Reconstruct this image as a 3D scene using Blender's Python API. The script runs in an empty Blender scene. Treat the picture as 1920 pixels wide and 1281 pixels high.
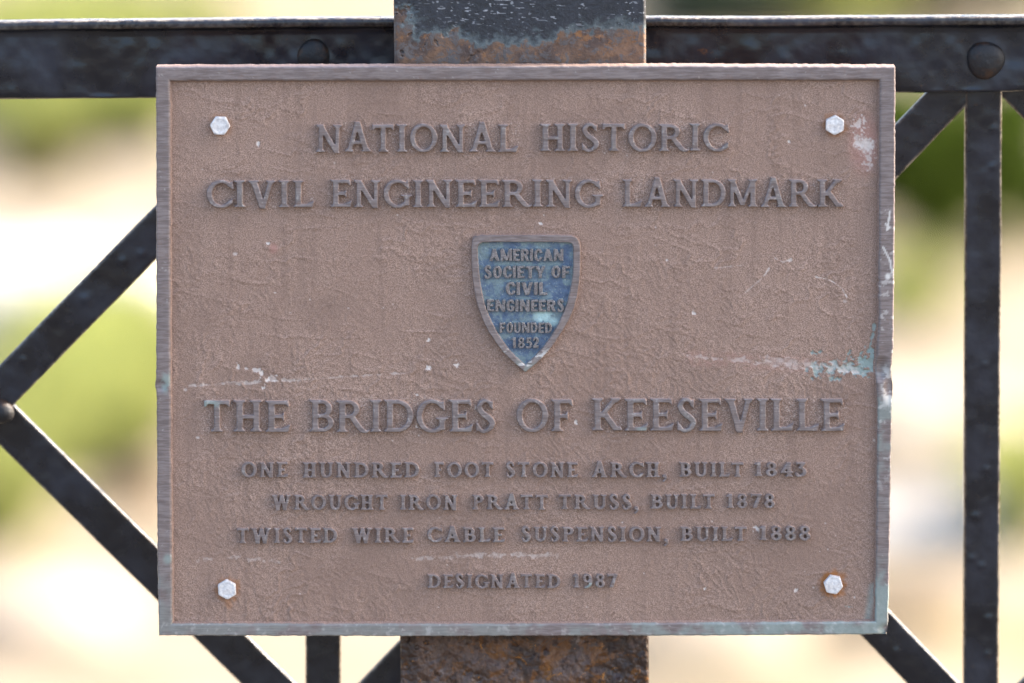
import bpy, math
import numpy as np
from mathutils import Vector, Matrix

SC = bpy.context.scene
R = math.radians
# ------------------------------------------------------------------ camera
S = 0.00033                       # metres per photograph pixel on the plaque face
DIST = 3.5
PITCH = R(8.6)
AIM = np.array([0.0, 0.0, 1.0])
FOCAL = 36.0 * DIST / (1920 * S)
CAM = AIM + DIST * np.array([0.0, -math.cos(PITCH), math.sin(PITCH)])
cd = bpy.data.cameras.new('camera')
cam = bpy.data.objects.new('camera', cd)
SC.collection.objects.link(cam)
cam.location = CAM
cam.rotation_euler = (math.pi / 2 - PITCH, 0, 0)
cd.lens = FOCAL
cd.sensor_width = 36
cd.clip_start = 0.05
cd.clip_end = 3000
cd.dof.use_dof = True
cd.dof.focus_distance = DIST
cd.dof.aperture_fstop = 3.0
cd.dof.aperture_blades = 9
SC.camera = cam
# ------------------------------------------------------------------ sky, sun, exposure
SUN_DIR = Vector((0.86, 0.20, 0.62)).normalized()       # towards the sun: right of and behind the plaque
el = math.asin(SUN_DIR.z)
az = math.atan2(SUN_DIR.x, SUN_DIR.y)
world = bpy.data.worlds.new('World')
SC.world = world
world.use_nodes = True
wn = world.node_tree
sky = wn.nodes.new('ShaderNodeTexSky')
sky.sky_type = 'NISHITA'
sky.sun_disc = False
sky.sun_elevation = el
sky.sun_rotation = az
sky.air_density = 1.0
sky.dust_density = 5.0
wn.links.new(sky.outputs[0], wn.nodes['Background'].inputs[0])
wn.nodes['Background'].inputs[1].default_value = 0.15
sl = bpy.data.lights.new('sun', 'SUN')
sl.energy = 2.2
sl.angle = R(0.5)
sl.color = (1.0, 0.95, 0.88)
sun = bpy.data.objects.new('sun', sl)
SC.collection.objects.link(sun)
sun.location = (5, 5, 8)
sun.rotation_euler = SUN_DIR.to_track_quat('Z', 'Y').to_euler()
SC.view_settings.view_transform = 'Standard'
SC.view_settings.look = 'None'
SC.view_settings.gamma = 1
SC.view_settings.use_curve_mapping = False
SC.view_settings.exposure = 2.5
# ------------------------------------------------------------------ pixel <-> place
RIGHT = np.array([1.0, 0, 0])
FWD = np.array([0.0, math.cos(PITCH), -math.sin(PITCH)])
UP = np.array([0.0, math.sin(PITCH), math.cos(PITCH)])


def ray(px, py):
    px = np.asarray(px, float)[..., None]
    py = np.asarray(py, float)[..., None]
    k = 36.0 / FOCAL / 1920
    return FWD + RIGHT * (px - 960) * k - UP * (py - 640.5) * k


def at(px, py, Y=0.0):
    """point of the upright plane y = Y seen at a photograph pixel"""
    d = ray(px, py)
    return CAM + d * ((Y - CAM[1]) / d[..., 1:2])


GZ = -3.0


def ground_at(px, py, z=GZ):
    d = ray(px, py)
    p = CAM + d * ((z - CAM[2]) / d[..., 2:3])
    return p


# ------------------------------------------------------------------ numpy noise
def vnoise(x, y, seed=0):
    rng = np.random.RandomState(seed)
    T = rng.rand(256, 256)
    xi = np.floor(x).astype(int)
    yi = np.floor(y).astype(int)
    fx = x - xi
    fy = y - yi
    fx = fx * fx * fx * (fx * (fx * 6 - 15) + 10)
    fy = fy * fy * fy * (fy * (fy * 6 - 15) + 10)
    a = T[yi & 255, xi & 255]
    b = T[yi & 255, (xi + 1) & 255]
    c = T[(yi + 1) & 255, xi & 255]
    d = T[(yi + 1) & 255, (xi + 1) & 255]
    return (a * (1 - fx) + b * fx) * (1 - fy) + (c * (1 - fx) + d * fx) * fy


def fbm(x, y, sc, octv=4, seed=0, rough=0.5):
    t = 0
    amp = 1.0
    tot = 0
    c, s = math.cos(0.6), math.sin(0.6)
    u, v = x / sc, y / sc
    for i in range(octv):
        t = t + amp * vnoise(u + 17 * i, v + 31 * i, seed + i)
        tot += amp
        amp *= rough
        u, v = (u * c - v * s) * 2.03, (u * s + v * c) * 2.03
    return t / tot


def sstep(a, b, x):
    t = np.clip((x - a) / (b - a), 0, 1)
    return t * t * (3 - 2 * t)


def blur(a, sig):
    r = int(math.ceil(sig * 3))
    k = np.exp(-0.5 * (np.arange(-r, r + 1) / sig) ** 2)
    k /= k.sum()
    p = np.pad(a, ((r, r), (r, r)))
    o = sum(k[i] * p[i:i + a.shape[0], :] for i in range(2 * r + 1))
    return sum(k[i] * o[:, i:i + a.shape[1]] for i in range(2 * r + 1))


# ------------------------------------------------------------------ mesh helpers
def link(name, me, parent=None, mat=None):
    o = bpy.data.objects.new(name, me)
    SC.collection.objects.link(o)
    if parent:
        o.parent = parent
    if mat and me is not None:
        me.materials.append(mat)
    return o


def tag(o, label=None, cat=None, group=None, kind=None):
    if label: o['label'] = label
    if cat: o['category'] = cat
    if group: o['group'] = group
    if kind: o['kind'] = kind
    return o


def empty(name, loc, label, cat, group=None):
    o = bpy.data.objects.new(name, None)
    o.empty_display_size = 0.05
    SC.collection.objects.link(o)
    o.location = loc
    return tag(o, label, cat, group)


def raw_mesh(name, V, F, smooth=True, attrs=None):
    """V (n,3); F list of arrays of quads (m,4) / tris (m,3)"""
    me = bpy.data.meshes.new(name)
    V = np.asarray(V, np.float32)
    F = [np.asarray(f, np.int32) for f in F if len(f)]
    loops = np.concatenate([f.ravel() for f in F])
    tot = np.concatenate([np.full(len(f), f.shape[1], np.int32) for f in F])
    start = np.concatenate([[0], np.cumsum(tot)[:-1]]).astype(np.int32)
    me.vertices.add(len(V))
    me.vertices.foreach_set('co', V.ravel())
    me.loops.add(len(loops))
    me.loops.foreach_set('vertex_index', loops)
    me.polygons.add(len(tot))
    me.polygons.foreach_set('loop_start', start)
    me.polygons.foreach_set('loop_total', tot)
    me.update(calc_edges=True)
    me.polygons.foreach_set('use_smooth', np.full(len(tot), smooth, bool))
    for k, a in (attrs or {}).items():
        at_ = me.attributes.new(k, 'FLOAT', 'POINT')
        at_.data.foreach_set('value', np.asarray(a, np.float32).ravel())
    me.validate()
    me.update()
    return me


class Bag:
    """collects vertices and faces of one mesh"""
    def __init__(s):
        s.V = []; s.Q = []; s.T = []; s.n = 0; s.A = {}

    def grid(s, P, cells=None, attrs=None, flip=False):
        h, w = P.shape[:2]
        idx = np.arange(h * w).reshape(h, w)
        q = np.stack([idx[:-1, :-1], idx[1:, :-1], idx[1:, 1:], idx[:-1, 1:]], -1)
        if flip: q = q[..., ::-1]
        q = q.reshape(-1, 4) if cells is None else q[cells]
        used = np.unique(q)
        mp = np.full(h * w, -1); mp[used] = np.arange(len(used))
        s.add(P.reshape(-1, 3)[used], mp[q], {k: a.ravel()[used] for k, a in (attrs or {}).items()})

    def add(s, V, F, attrs=None):
        V = np.asarray(V, float); F = np.asarray(F)
        s.V.append(V)
        if len(F):
            (s.Q if F.shape[1] == 4 else s.T).append(F + s.n)
        s.n += len(V)
        for k, a in (attrs or {}).items():
            s.A.setdefault(k, []).append(np.asarray(a, float))

    def build(s, name, mat, parent=None, smooth=True, origin=None):
        V = np.concatenate(s.V)
        if origin is not None:
            V = V - np.asarray(origin)
        F = []
        if s.Q: F.append(np.concatenate(s.Q))
        if s.T: F.append(np.concatenate(s.T))
        A = {k: np.concatenate(a) for k, a in s.A.items()}
        me = raw_mesh(name, V, F, smooth, {k: a for k, a in A.items() if len(a) == len(V)})
        o = link(name, me, parent, mat)
        if origin is not None:
            o.location = origin
        return o


# ------------------------------------------------------------------ node helpers
class NT:
    def __init__(s, name):
        s.m = bpy.data.materials.new(name)
        s.m.use_nodes = True
        s.t = s.m.node_tree
        s.b = s.t.nodes['Principled BSDF']
        s.out = s.t.nodes['Material Output']

    def n(s, typ, **kw):
        x = s.t.nodes.new(typ)
        for k, v in kw.items():
            setattr(x, k, v)
        return x

    def set(s, inp, v):
        if hasattr(v, 'links') or hasattr(v, 'is_linked') and not isinstance(v, (int, float)):
            s.t.links.new(v, inp)
        else:
            if isinstance(v, tuple) and len(v) == 3 and inp.type == 'RGBA': v = (*v, 1)
            inp.default_value = v

    def attr(s, name):
        return s.n('ShaderNodeAttribute', attribute_name=name).outputs['Fac']

    def pos(s, scale=(1, 1, 1), rot=(0, 0, 0)):
        c = s.n('ShaderNodeTexCoord').outputs['Object']
        m = s.n('ShaderNodeMapping')
        s.t.links.new(c, m.inputs['Vector'])
        m.inputs['Scale'].default_value = scale
        m.inputs['Rotation'].default_value = rot
        return m.outputs[0]

    def noise(s, scale, detail=4, rough=0.55, vec=None, dist=0.0):
        x = s.n('ShaderNodeTexNoise')
        x.inputs['Scale'].default_value = scale
        x.inputs['Detail'].default_value = detail
        x.inputs['Roughness'].default_value = rough
        x.inputs['Distortion'].default_value = dist
        s.t.links.new(vec if vec is not None else s.pos(), x.inputs['Vector'])
        return x.outputs['Fac']

    def voro(s, scale, vec=None, feature='F1'):
        x = s.n('ShaderNodeTexVoronoi', feature=feature)
        x.inputs['Scale'].default_value = scale
        s.t.links.new(vec if vec is not None else s.pos(), x.inputs['Vector'])
        return x.outputs['Distance']

    def ramp(s, f, a, b, lo=0.0, hi=1.0):
        x = s.n('ShaderNodeMapRange')
        x.interpolation_type = 'SMOOTHSTEP'
        s.set(x.inputs['Value'], f)
        x.inputs['From Min'].default_value = a
        x.inputs['From Max'].default_value = b
        x.inputs['To Min'].default_value = lo
        x.inputs['To Max'].default_value = hi
        return x.outputs[0]

    def math(s, op, a, b=0.0):
        x = s.n('ShaderNodeMath', operation=op)
        s.set(x.inputs[0], a); s.set(x.inputs[1], b)
        return x.outputs[0]

    def mix(s, f, a, b):
        x = s.n('ShaderNodeMix', data_type='RGBA')
        s.set(x.inputs['Factor'], f)
        s.set(x.inputs['A'], a); s.set(x.inputs['B'], b)
        return x.outputs['Result']

    def fmix(s, f, a, b):
        x = s.n('ShaderNodeMix', data_type='FLOAT')
        s.set(x.inputs['Factor'], f)
        s.set(x.inputs['A'], a); s.set(x.inputs['B'], b)
        return x.outputs['Result']

    def bump(s, h, dist, strength=1.0, prev=None):
        x = s.n('ShaderNodeBump')
        x.inputs['Strength'].default_value = strength
        x.inputs['Distance'].default_value = dist
        s.t.links.new(h, x.inputs['Height'])
        if prev is not None: s.t.links.new(prev, x.inputs['Normal'])
        return x.outputs[0]

    def fin(s, col, rough, metal=0.0, normal=None, spec=None, **kw):
        s.set(s.b.inputs['Base Color'], col)
        s.set(s.b.inputs['Roughness'], rough)
        s.set(s.b.inputs['Metallic'], metal)
        if normal is not None: s.t.links.new(normal, s.b.inputs['Normal'])
        if spec is not None: s.set(s.b.inputs['Specular IOR Level'], spec)
        for k, v in kw.items(): s.set(s.b.inputs[k], v)
        return s.m


# ------------------------------------------------------------------ materials
def mat_field():
    t = NT('weathered_brown_plaque_paint')
    g1 = t.noise(1500, 3, 0.75)
    g2 = t.noise(620, 3, 0.6)
    broad = t.noise(9, 4, 0.6)
    col = t.mix(t.ramp(g1, 0.34, 0.66), (0.128, 0.074, 0.052), (0.375, 0.255, 0.198))
    col = t.mix(t.ramp(broad, 0.35, 0.7, 0, 0.5), col, (0.200, 0.122, 0.090))
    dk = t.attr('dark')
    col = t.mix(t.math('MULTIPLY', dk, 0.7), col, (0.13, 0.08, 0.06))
    sp = t.math('MULTIPLY', t.attr('grit'), t.ramp(t.noise(1100, 2, 0.5), 0.54, 0.70))
    col = t.mix(t.math('MULTIPLY', sp, 0.5), col, (0.55, 0.44, 0.38))
    sp2 = t.math('MULTIPLY', t.attr('grit'), t.ramp(t.noise(1250, 2, 0.5, t.pos((1, 1, 1), (0.3, 0.2, 0.5))), 0.6, 0.68))
    col = t.mix(t.math('MULTIPLY', sp2, 0.7), col, (0.06, 0.04, 0.035))
    col = t.mix(t.math('MULTIPLY', t.attr('pink'), 0.7), col, (0.33, 0.16, 0.13))
    col = t.mix(t.attr('rust'), col, t.mix(t.noise(500, 3), (0.16, 0.045, 0.010), (0.34, 0.14, 0.03)))
    col = t.mix(t.attr('patina'), col, t.mix(t.noise(420, 4, 0.7), (0.12, 0.19, 0.18), (0.34, 0.38, 0.35)))
    col = t.mix(t.attr('chalk'), col, t.mix(t.noise(900, 2), (0.40, 0.33, 0.29), (0.64, 0.58, 0.54)))
    nb = t.bump(g2, 0.0004, 0.35)
    nb = t.bump(g1, 0.00035, 0.7, nb)
    return t.fin(col, 0.62, 0.0, nb, 0.45)


def mat_metal():
    """raised faces worn to bare bronze; the flanks keep the brown paint"""
    t = NT('worn_bronze_relief')
    top = t.attr('top')
    g = t.noise(1300, 3, 0.7)
    ed = t.noise(300, 3, 0.6)
    brush = t.noise(420, 3, 0.6, t.pos((0.25, 1, 2.6)))
    pain = t.mix(t.ramp(g, 0.34, 0.66), (0.14, 0.085, 0.065), (0.31, 0.215, 0.175))
    met = t.mix(t.ramp(brush, 0.35, 0.66), (0.138, 0.108, 0.102), (0.212, 0.175, 0.168))
    met = t.mix(t.ramp(ed, 0.56, 0.72, 0, 0.45), met, (0.185, 0.125, 0.105))
    met = t.mix(t.attr('patina'), met, t.mix(t.noise(260, 4, 0.7), (0.145, 0.185, 0.172), (0.30, 0.33, 0.31)))
    met = t.mix(t.attr('bright'), met, (0.62, 0.60, 0.57))
    f = t.ramp(t.math('ADD', top, t.math('MULTIPLY', t.math('SUBTRACT', ed, 0.5), 0.5)), 0.62, 0.86)
    col = t.mix(f, pain, met)
    nb = t.bump(brush, 0.0002, 0.35)
    nb = t.bump(g, 0.00025, 0.45, nb)
    return t.fin(col, t.fmix(f, 0.65, 0.50), t.fmix(f, 0.0, 0.30), nb, 0.5)


def mat_enamel():
    t = NT('chalky_blue_enamel')
    a = t.noise(170, 5, 0.65)
    b = t.noise(700, 4, 0.7)
    col = t.mix(t.ramp(a, 0.40, 0.60), (0.050, 0.083, 0.150), (0.076, 0.118, 0.180))
    worn = t.math('MULTIPLY', t.attr('worn'), t.ramp(b, 0.25, 0.6, 0.35, 1.0))
    col = t.mix(worn, col, (0.165, 0.225, 0.225))
    col = t.mix(t.attr('patina'), col, (0.33, 0.47, 0.47))
    col = t.mix(t.ramp(t.noise(1200, 2), 0.63, 0.7, 0, .6), col, (0.33, 0.38, 0.33))
    nb = t.bump(b, 0.0004, 0.5)
    return t.fin(col, 0.42, 0.0, nb, 0.5)


def mat_shield_letter():
    t = NT('worn_pewter_letter')
    g = t.noise(900, 3, 0.7)
    col = t.mix(t.ramp(g, 0.35, 0.65), (0.100, 0.090, 0.092), (0.230, 0.208, 0.205))
    f = t.ramp(t.attr('top'), 0.45, 0.8)
    side = t.mix(t.ramp(t.noise(500, 3), 0.4, 0.6), (0.055, 0.06, 0.075), (0.36, 0.38, 0.31))
    col = t.mix(f, side, col)
    return t.fin(col, 0.45, t.fmix(f, 0.0, 0.3), t.bump(g, 0.0003, 0.5), 0.5)


def mat_bolt():
    t = NT('galvanised_zinc')
    g = t.noise(500, 4, 0.65)
    g2 = t.voro(320)
    col = t.mix(t.ramp(g, 0.35, 0.65), (0.47, 0.46, 0.47), (0.66, 0.645, 0.64))
    col = t.mix(t.attr('edge_rust'), col, (0.42, 0.25, 0.10))
    nb = t.bump(g, 0.0005, 0.5)
    return t.fin(col, 0.42, 0.25, nb)


def mat_paint():
    t = NT('thick_black_bridge_paint')
    n1 = t.noise(120, 4, 0.6)
    n2 = t.noise(330, 4, 0.6)
    n3 = t.noise(26, 4, 0.6)
    col = t.mix(t.ramp(n3, 0.35, 0.7), (0.0040, 0.0048, 0.0085), (0.016, 0.0185, 0.029))
    col = t.mix(t.ramp(n1, 0.62, 0.72, 0, 0.5), col, (0.020, 0.017, 0.017))
    col = t.mix(t.ramp(t.noise(210, 5, 0.7), 0.68, 0.73), col, (0.005, 0.005, 0.006))
    col = t.mix(t.ramp(t.noise(60, 5, 0.72), 0.67, 0.73, 0, 0.8), col, (0.085, 0.035, 0.015))
    col = t.mix(t.ramp(t.noise(75, 6, 0.75, t.pos((1, 1, 1), (1, 2, 0.5))), 0.73, 0.77, 0, 0.7), col, (0.20, 0.20, 0.21))
    w = t.math('MULTIPLY', t.attr('wear_glint'), t.ramp(t.noise(150, 4, 0.6), 0.30, 0.60))  # worn edges of the bars; on the rail lip also a painted glint
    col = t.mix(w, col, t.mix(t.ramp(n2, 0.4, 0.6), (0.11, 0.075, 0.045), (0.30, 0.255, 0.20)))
    nb = t.bump(n1, 0.002, 0.08)
    nb = t.bump(n2, 0.0010, 0.13, nb)
    return t.fin(col, t.ramp(n3, 0.3, 0.7, 0.22, 0.38), 0.0, nb, 0.40)


def mat_rusty_rivet():
    t = NT('black_paint_rusting_through')
    n = t.noise(75, 5, 0.65)
    col = t.mix(t.ramp(n, 0.5, 0.62), (0.006, 0.006, 0.008), (0.028, 0.013, 0.007))
    return t.fin(col, 0.55, 0.0, t.bump(t.noise(200, 4), 0.0015, 0.5), 0.4)


def mat_post():
    t = NT('rusting_black_steel')
    a = t.noise(46, 6, 0.68, None, 0.6)
    b = t.noise(150, 6, 0.7, None, 0.8)
    c = t.noise(480, 4, 0.7)
    r = t.attr('rust')
    s = t.attr('scale')
    black = t.mix(t.ramp(b, 0.35, 0.7), (0.006, 0.008, 0.013), (0.018, 0.021, 0.031))
    haze = t.mix(t.ramp(b, 0.3, 0.7), (0.045, 0.060, 0.068), (0.095, 0.12, 0.125))
    light = t.mix(t.ramp(a, 0.35, 0.66), (0.050, 0.030, 0.024), (0.150, 0.082, 0.045))
    light = t.mix(t.ramp(b, 0.50, 0.58), light, (0.075, 0.066, 0.064))
    light = t.mix(t.ramp(t.noise(110, 5, 0.7), 0.57, 0.66), light, (0.17, 0.075, 0.025))
    light = t.mix(t.ramp(c, 0.62, 0.7, 0, .6), light, (0.035, 0.028, 0.026))
    heavy = t.mix(t.ramp(t.noise(22, 6, 0.66, None, 0.8), 0.40, 0.58), (0.026, 0.011, 0.006), (0.088, 0.050, 0.036))
    heavy = t.mix(t.ramp(t.noise(48, 7, 0.68, None, 0.8), 0.50, 0.60), heavy, (0.120, 0.046, 0.010))
    heavy = t.mix(t.ramp(t.noise(85, 6, 0.72), 0.57, 0.64), heavy, (0.034, 0.014, 0.008))
    heavy = t.mix(t.ramp(t.noise(130, 6, 0.72, None, 1.0), 0.59, 0.68), heavy, (0.30, 0.115, 0.012))
    heavy = t.mix(t.ramp(t.noise(60, 5, 0.6, t.pos((1, 1, 1), (1, .4, 2))), 0.62, 0.70), heavy, (0.16, 0.125, 0.115))
    col = t.mix(t.ramp(r, 0.02, 0.45), black, haze)
    col = t.mix(t.ramp(r, 0.35, 0.62), col, light)
    col = t.mix(s, col, heavy)
    col = t.mix(t.math('MULTIPLY', t.attr('scratch'), .8), col, (0.42, 0.44, 0.48))
    rough = t.fmix(t.ramp(r, 0.2, 0.6), 0.36, 0.6)
    rough = t.fmix(s, rough, t.ramp(b, 0.4, 0.6, 0.35, 0.62))
    nb = t.bump(b, 0.003, 0.22)
    nb = t.bump(c, 0.0008, 0.45, nb)
    return t.fin(col, rough, 0.0, nb, 0.5)


def mat_ground():
    t = NT('pale_sandy_bank')
    a = t.noise(0.35, 5, 0.6)
    b = t.noise(2.2, 5, 0.65)
    col = t.mix(t.ramp(b, 0.35, 0.65), (0.155, 0.120, 0.078), (0.250, 0.205, 0.145))
    col = t.mix(t.ramp(a, 0.53, 0.62), col, t.mix(t.ramp(b, 0.4, 0.6), (0.17, 0.145, 0.06), (0.19, 0.14, 0.075)))
    return t.fin(col, 0.9, 0.0, t.bump(b, 0.08, 0.5), 0.2)


def mat_rock(base):
    t = NT('sunlit_pale_rock')
    a = t.noise(2.5, 6, 0.65)
    d = tuple(0.62 * c for c in base)
    col = t.mix(t.ramp(a, 0.35, 0.65), d, base)
    return t.fin(col, 0.85, 0.0, t.bump(a, 0.08, 0.5), 0.2)


def mat_leaf(name, c, tr):
    t = NT(name)
    d = t.n('ShaderNodeBsdfDiffuse')
    l = t.n('ShaderNodeBsdfTranslucent')
    m = t.n('ShaderNodeMixShader')
    nz = t.noise(1.7, 3)
    c2 = tuple(x * 0.55 for x in c)
    tr2 = tuple(x * 0.55 for x in tr)
    t.t.links.new(t.mix(t.ramp(nz, 0.35, 0.65), c2, c), d.inputs[0])
    t.t.links.new(t.mix(t.ramp(nz, 0.35, 0.65), tr2, tr), l.inputs[0])
    m.inputs[0].default_value = 0.5
    t.t.links.new(d.outputs[0], m.inputs[1])
    t.t.links.new(l.outputs[0], m.inputs[2])
    t.t.links.new(m.outputs[0], t.out.inputs[0])
    return t.m


def mat_bark():
    t = NT('grey_brown_bark')
    n = t.noise(14, 5, 0.6, t.pos((1, 1, 0.3)))
    return t.fin(t.mix(n, (0.05, 0.035, 0.025), (0.16, 0.12, 0.09)), 0.9)


M_FIELD = mat_field(); M_METAL = mat_metal(); M_ENAMEL = mat_enamel(); M_SLET = mat_shield_letter()
M_BOLT = mat_bolt(); M_PAINT = mat_paint(); M_RIVET = mat_rusty_rivet(); M_POST = mat_post()
M_GROUND = mat_ground(); M_BARK = mat_bark()

# ================================================================== LARGE STRUCTURE
# ground: bridge approach at z = 0, falling away behind the railing to a sandy river bank
gx = np.concatenate([np.linspace(-600, -40, 30), np.linspace(-38, 38, 140), np.linspace(40, 600, 30)])
gy = np.concatenate([np.linspace(-400, -12, 20), np.linspace(-10, 8, 40), np.linspace(8.5, 75, 140), np.linspace(80, 900, 40)])
GX, GY = np.meshgrid(gx, gy)
fall = sstep(0.8, 5.0, GY)
und = (fbm(GX, GY, 5.0, 4, 3) - 0.5) * 0.35 * sstep(8, 16, GY)
P = np.stack([GX, GY, GZ * fall + und - 0.05 * (1 - fall)], -1)
b = Bag(); b.grid(P, flip=True)
tag(b.build('ground', M_GROUND), kind='structure')


def mat_asphalt():
    t = NT('worn_asphalt')
    a = t.noise(90, 4, 0.7)
    return t.fin(t.mix(t.ramp(a, 0.35, 0.65), (0.050, 0.046, 0.040), (0.100, 0.090, 0.078)), 0.9, 0.0, t.bump(a, 0.004, 0.6), 0.3)


rx_, ry_ = np.meshgrid(np.linspace(-60, 60, 60), np.linspace(-14, 0.6, 20))
b = Bag(); b.grid(np.stack([rx_, ry_, 0 * rx_ + 0.004], -1), flip=True)
tag(b.build('road', mat_asphalt()), kind='structure')


def ground_z(x, y):
    return float(GZ * sstep(0.8, 5.0, np.array(y)) + (fbm(np.array([x]), np.array([y]), 5.0, 4, 3)[0] - 0.5) * 0.35 * sstep(8, 16, np.array(y)))


# ------------------------------------------------------------------ railing
RY = 0.072                        # front face of the lattice bars


def wav(n, sc, amp, seed):
    x = np.arange(n, dtype=float)
    return (fbm(x, x * 0 + seed * 3.7, sc, 3, seed) - 0.5) * 2 * amp


def bar(name, p0, p1, wpx, Y, thick, parent, bumps=(), seed=0, step=5.0, bev=5.0, w1px=None):
    """flat bar with rounded edges, front face on y = Y, running between two pixels of that plane"""
    p0 = np.array(p0, float); p1 = np.array(p1, float)
    L = np.linalg.norm(p1 - p0)
    d = (p1 - p0) / L
    nrm = np.array([-d[1], d[0]])
    n = int(L / step) + 2
    s = np.linspace(0, L, n)
    w1px = wpx if w1px is None else w1px
    half = np.linspace(wpx, w1px, n) / 2
    e0 = wav(n, 34, 0.9, seed + 1) + wav(n, 7, 0.15, seed + 5)
    e1 = wav(n, 34, 0.9, seed + 2) + wav(n, 7, 0.15, seed + 6)
    prof = []                    # (side -1..1, inset px, depth m)
    bm = bev * S
    for a in np.linspace(0, 90, 6):
        prof.append((-1, bev * (1 - math.cos(R(a))), bm * (1 - math.sin(R(a)))))
    for u in np.linspace(-0.8, 0.8, 9):
        prof.append((u, 0, 0))
    for a in np.linspace(90, 0, 6):
        prof.append((1, bev * (1 - math.cos(R(a))), bm * (1 - math.sin(R(a)))))
    prof = [(-1, 0.6, thick)] + prof + [(1, 0.6, thick)]
    W = np.zeros((len(prof), n, 3))
    for i, (sd, ins, dep) in enumerate(prof):
        lo = -half + e0; hi = half + e1
        if abs(sd) == 1:
            off = lo + ins if sd < 0 else hi - ins
        else:
            off = (lo + hi) / 2 + sd * ((hi - lo) / 2 - bev)
        pts = p0 + d * s[:, None] + nrm * off[:, None]
        w = at(pts[:, 0], pts[:, 1], Y)
        y = np.full(n, dep)
        if dep < bm * 0.5:
            y = y - (fbm(pts[:, 0], pts[:, 1], 22, 3, seed + 9) - 0.5) * 0.0007
            for bx, by, br in bumps:
                y = y - 0.0013 * np.exp(-((pts[:, 0] - bx) ** 2 + (pts[:, 1] - by) ** 2) / (br * br))
        w[:, 1] += y
        W[i] = w
    wear_glint = np.zeros(W.shape[:2])
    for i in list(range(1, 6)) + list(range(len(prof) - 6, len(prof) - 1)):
        wear_glint[i] = 0.85 if i in (1, 2, 3, len(prof) - 2, len(prof) - 3, len(prof) - 4) else 0.3
    b = Bag(); b.grid(W, None, dict(wear_glint=wear_glint))
    # back and end caps
    m = len(prof)
    bk = np.stack([W[-1], W[0]], 0)
    b.grid(bk, None, dict(wear_glint=np.zeros(bk.shape[:2])))
    for k in (0, n - 1):
        ring = W[:, k]
        c = ring.mean(0)
        f = [[i, (i + 1) % m, m] if k == 0 else [(i + 1) % m, i, m] for i in range(m)]
        b.add(np.vstack([ring, c[None]]), np.array(f), dict(wear_glint=np.zeros(len(ring) + 1)))
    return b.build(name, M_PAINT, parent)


NODES = [-1873, -633, 607, 1845, 3085]
TOPY, MIDY, BOTY = 112, 760, 1408
rail = empty('lattice_railing', (0, RY, 0), 'black painted iron bridge railing of riveted lattice bars running behind the plaque and post', 'railing')


def rail_bar(name, zt, zb, xs, lip, seed):
    """horizontal angle: upright leg and, on top, a lip towards the viewer; xs pixel columns, zt/zb pixel rows"""
    n = len(xs)
    b = Bag()
    prof = []       # (fraction of height from top in px offset, y offset)
    lipd, lipt = 0.0105, 17.0
    if lip:
        prof = [('t', 0, 0.0050), ('t', 0, 0.002), ('t', 0, -lipd + 0.002), ('t', 1.5, -lipd + 0.0007), ('t', 4.0, -lipd), ('t', lipt - 5, -lipd),
                ('t', lipt - 2, -lipd + 0.0008), ('t', lipt, -lipd + 0.0025), ('t', lipt + 1, -0.004), ('t', lipt + 5, -0.001)]
    else:
        prof = [('t', 0, 0.010), ('t', 0, 0.0015), ('t', 3, 0.0)]
    K = 14
    prof += [('f', k / K, 0.0) for k in range(0, K + 1)]
    prof += [('b', -3, 0.0004), ('b', -0.5, 0.0022), ('b', 0, 0.004), ('b', 0, 0.0050)]
    W = np.zeros((len(prof), n, 3))
    bend = wav(n, 40, 2.2, seed) + wav(n, 10, 1.0, seed + 1)
    bend2 = wav(n, 30, 1.6, seed + 2) + wav(n, 8, 0.8, seed + 3)
    for i, (k, v, y) in enumerate(prof):
        if k == 't':
            py = zt + v + bend * 0.6
        elif k == 'b':
            py = zb + v + bend2 * 0.5
        else:
            t0 = zt + (lipt + 9 if lip else 6); t1 = zb - 6
            py = t0 + (t1 - t0) * v
        w = at(xs, py, RY)
        w[:, 1] += y
        if k == 'f':
            w[:, 1] -= (fbm(xs, py, 22, 4, seed + 7) - 0.5) * 0.0022 + (fbm(xs, py, 110, 2, seed + 8) - 0.5) * 0.003
        W[i] = w
    wear_glint = np.zeros(W.shape[:2])
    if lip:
        wear_glint[0:3] = 1.0; wear_glint[3] = 0.5; wear_glint[4] = 0.05; wear_glint[5:7] = 0.22  # bright glint on the lip top put into the colour; worn specks below
    b.grid(W, None, dict(wear_glint=wear_glint))
    bk = np.stack([W[-1], W[0]], 0); b.grid(bk, None, dict(wear_glint=np.zeros(bk.shape[:2])))
    return b.build(name, M_PAINT, rail)


xs = np.arange(-1990, 3200, 6.0)
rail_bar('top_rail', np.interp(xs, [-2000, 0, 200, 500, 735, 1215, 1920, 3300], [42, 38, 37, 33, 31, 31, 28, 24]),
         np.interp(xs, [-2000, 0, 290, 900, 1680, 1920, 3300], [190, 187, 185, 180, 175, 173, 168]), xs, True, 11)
rail_bar('bottom_rail', np.interp(xs, [-2000, 3300], [1372, 1372]), np.interp(xs, [-2000, 3300], [1500, 1500]), xs, False, 31)
for i, x in enumerate(NODES):
    dx = {607: -1, 1845: -6}.get(x, 0)
    bl = [(1830, 968, 6), (1822, 1047, 5), (1841, 1061, 6), (1852, 1227, 6), (1853, 1160, 6), (1850, 880, 5), (1846, 684, 4), (1864, 242, 5), (1861, 312, 5)] if x == 1845 else []
    bar('vertical_bar', (x, 100), (x + dx, BOTY + 20), 69, RY + 0.0105, 0.008, rail, bl, 40 + i, w1px=66)
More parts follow.
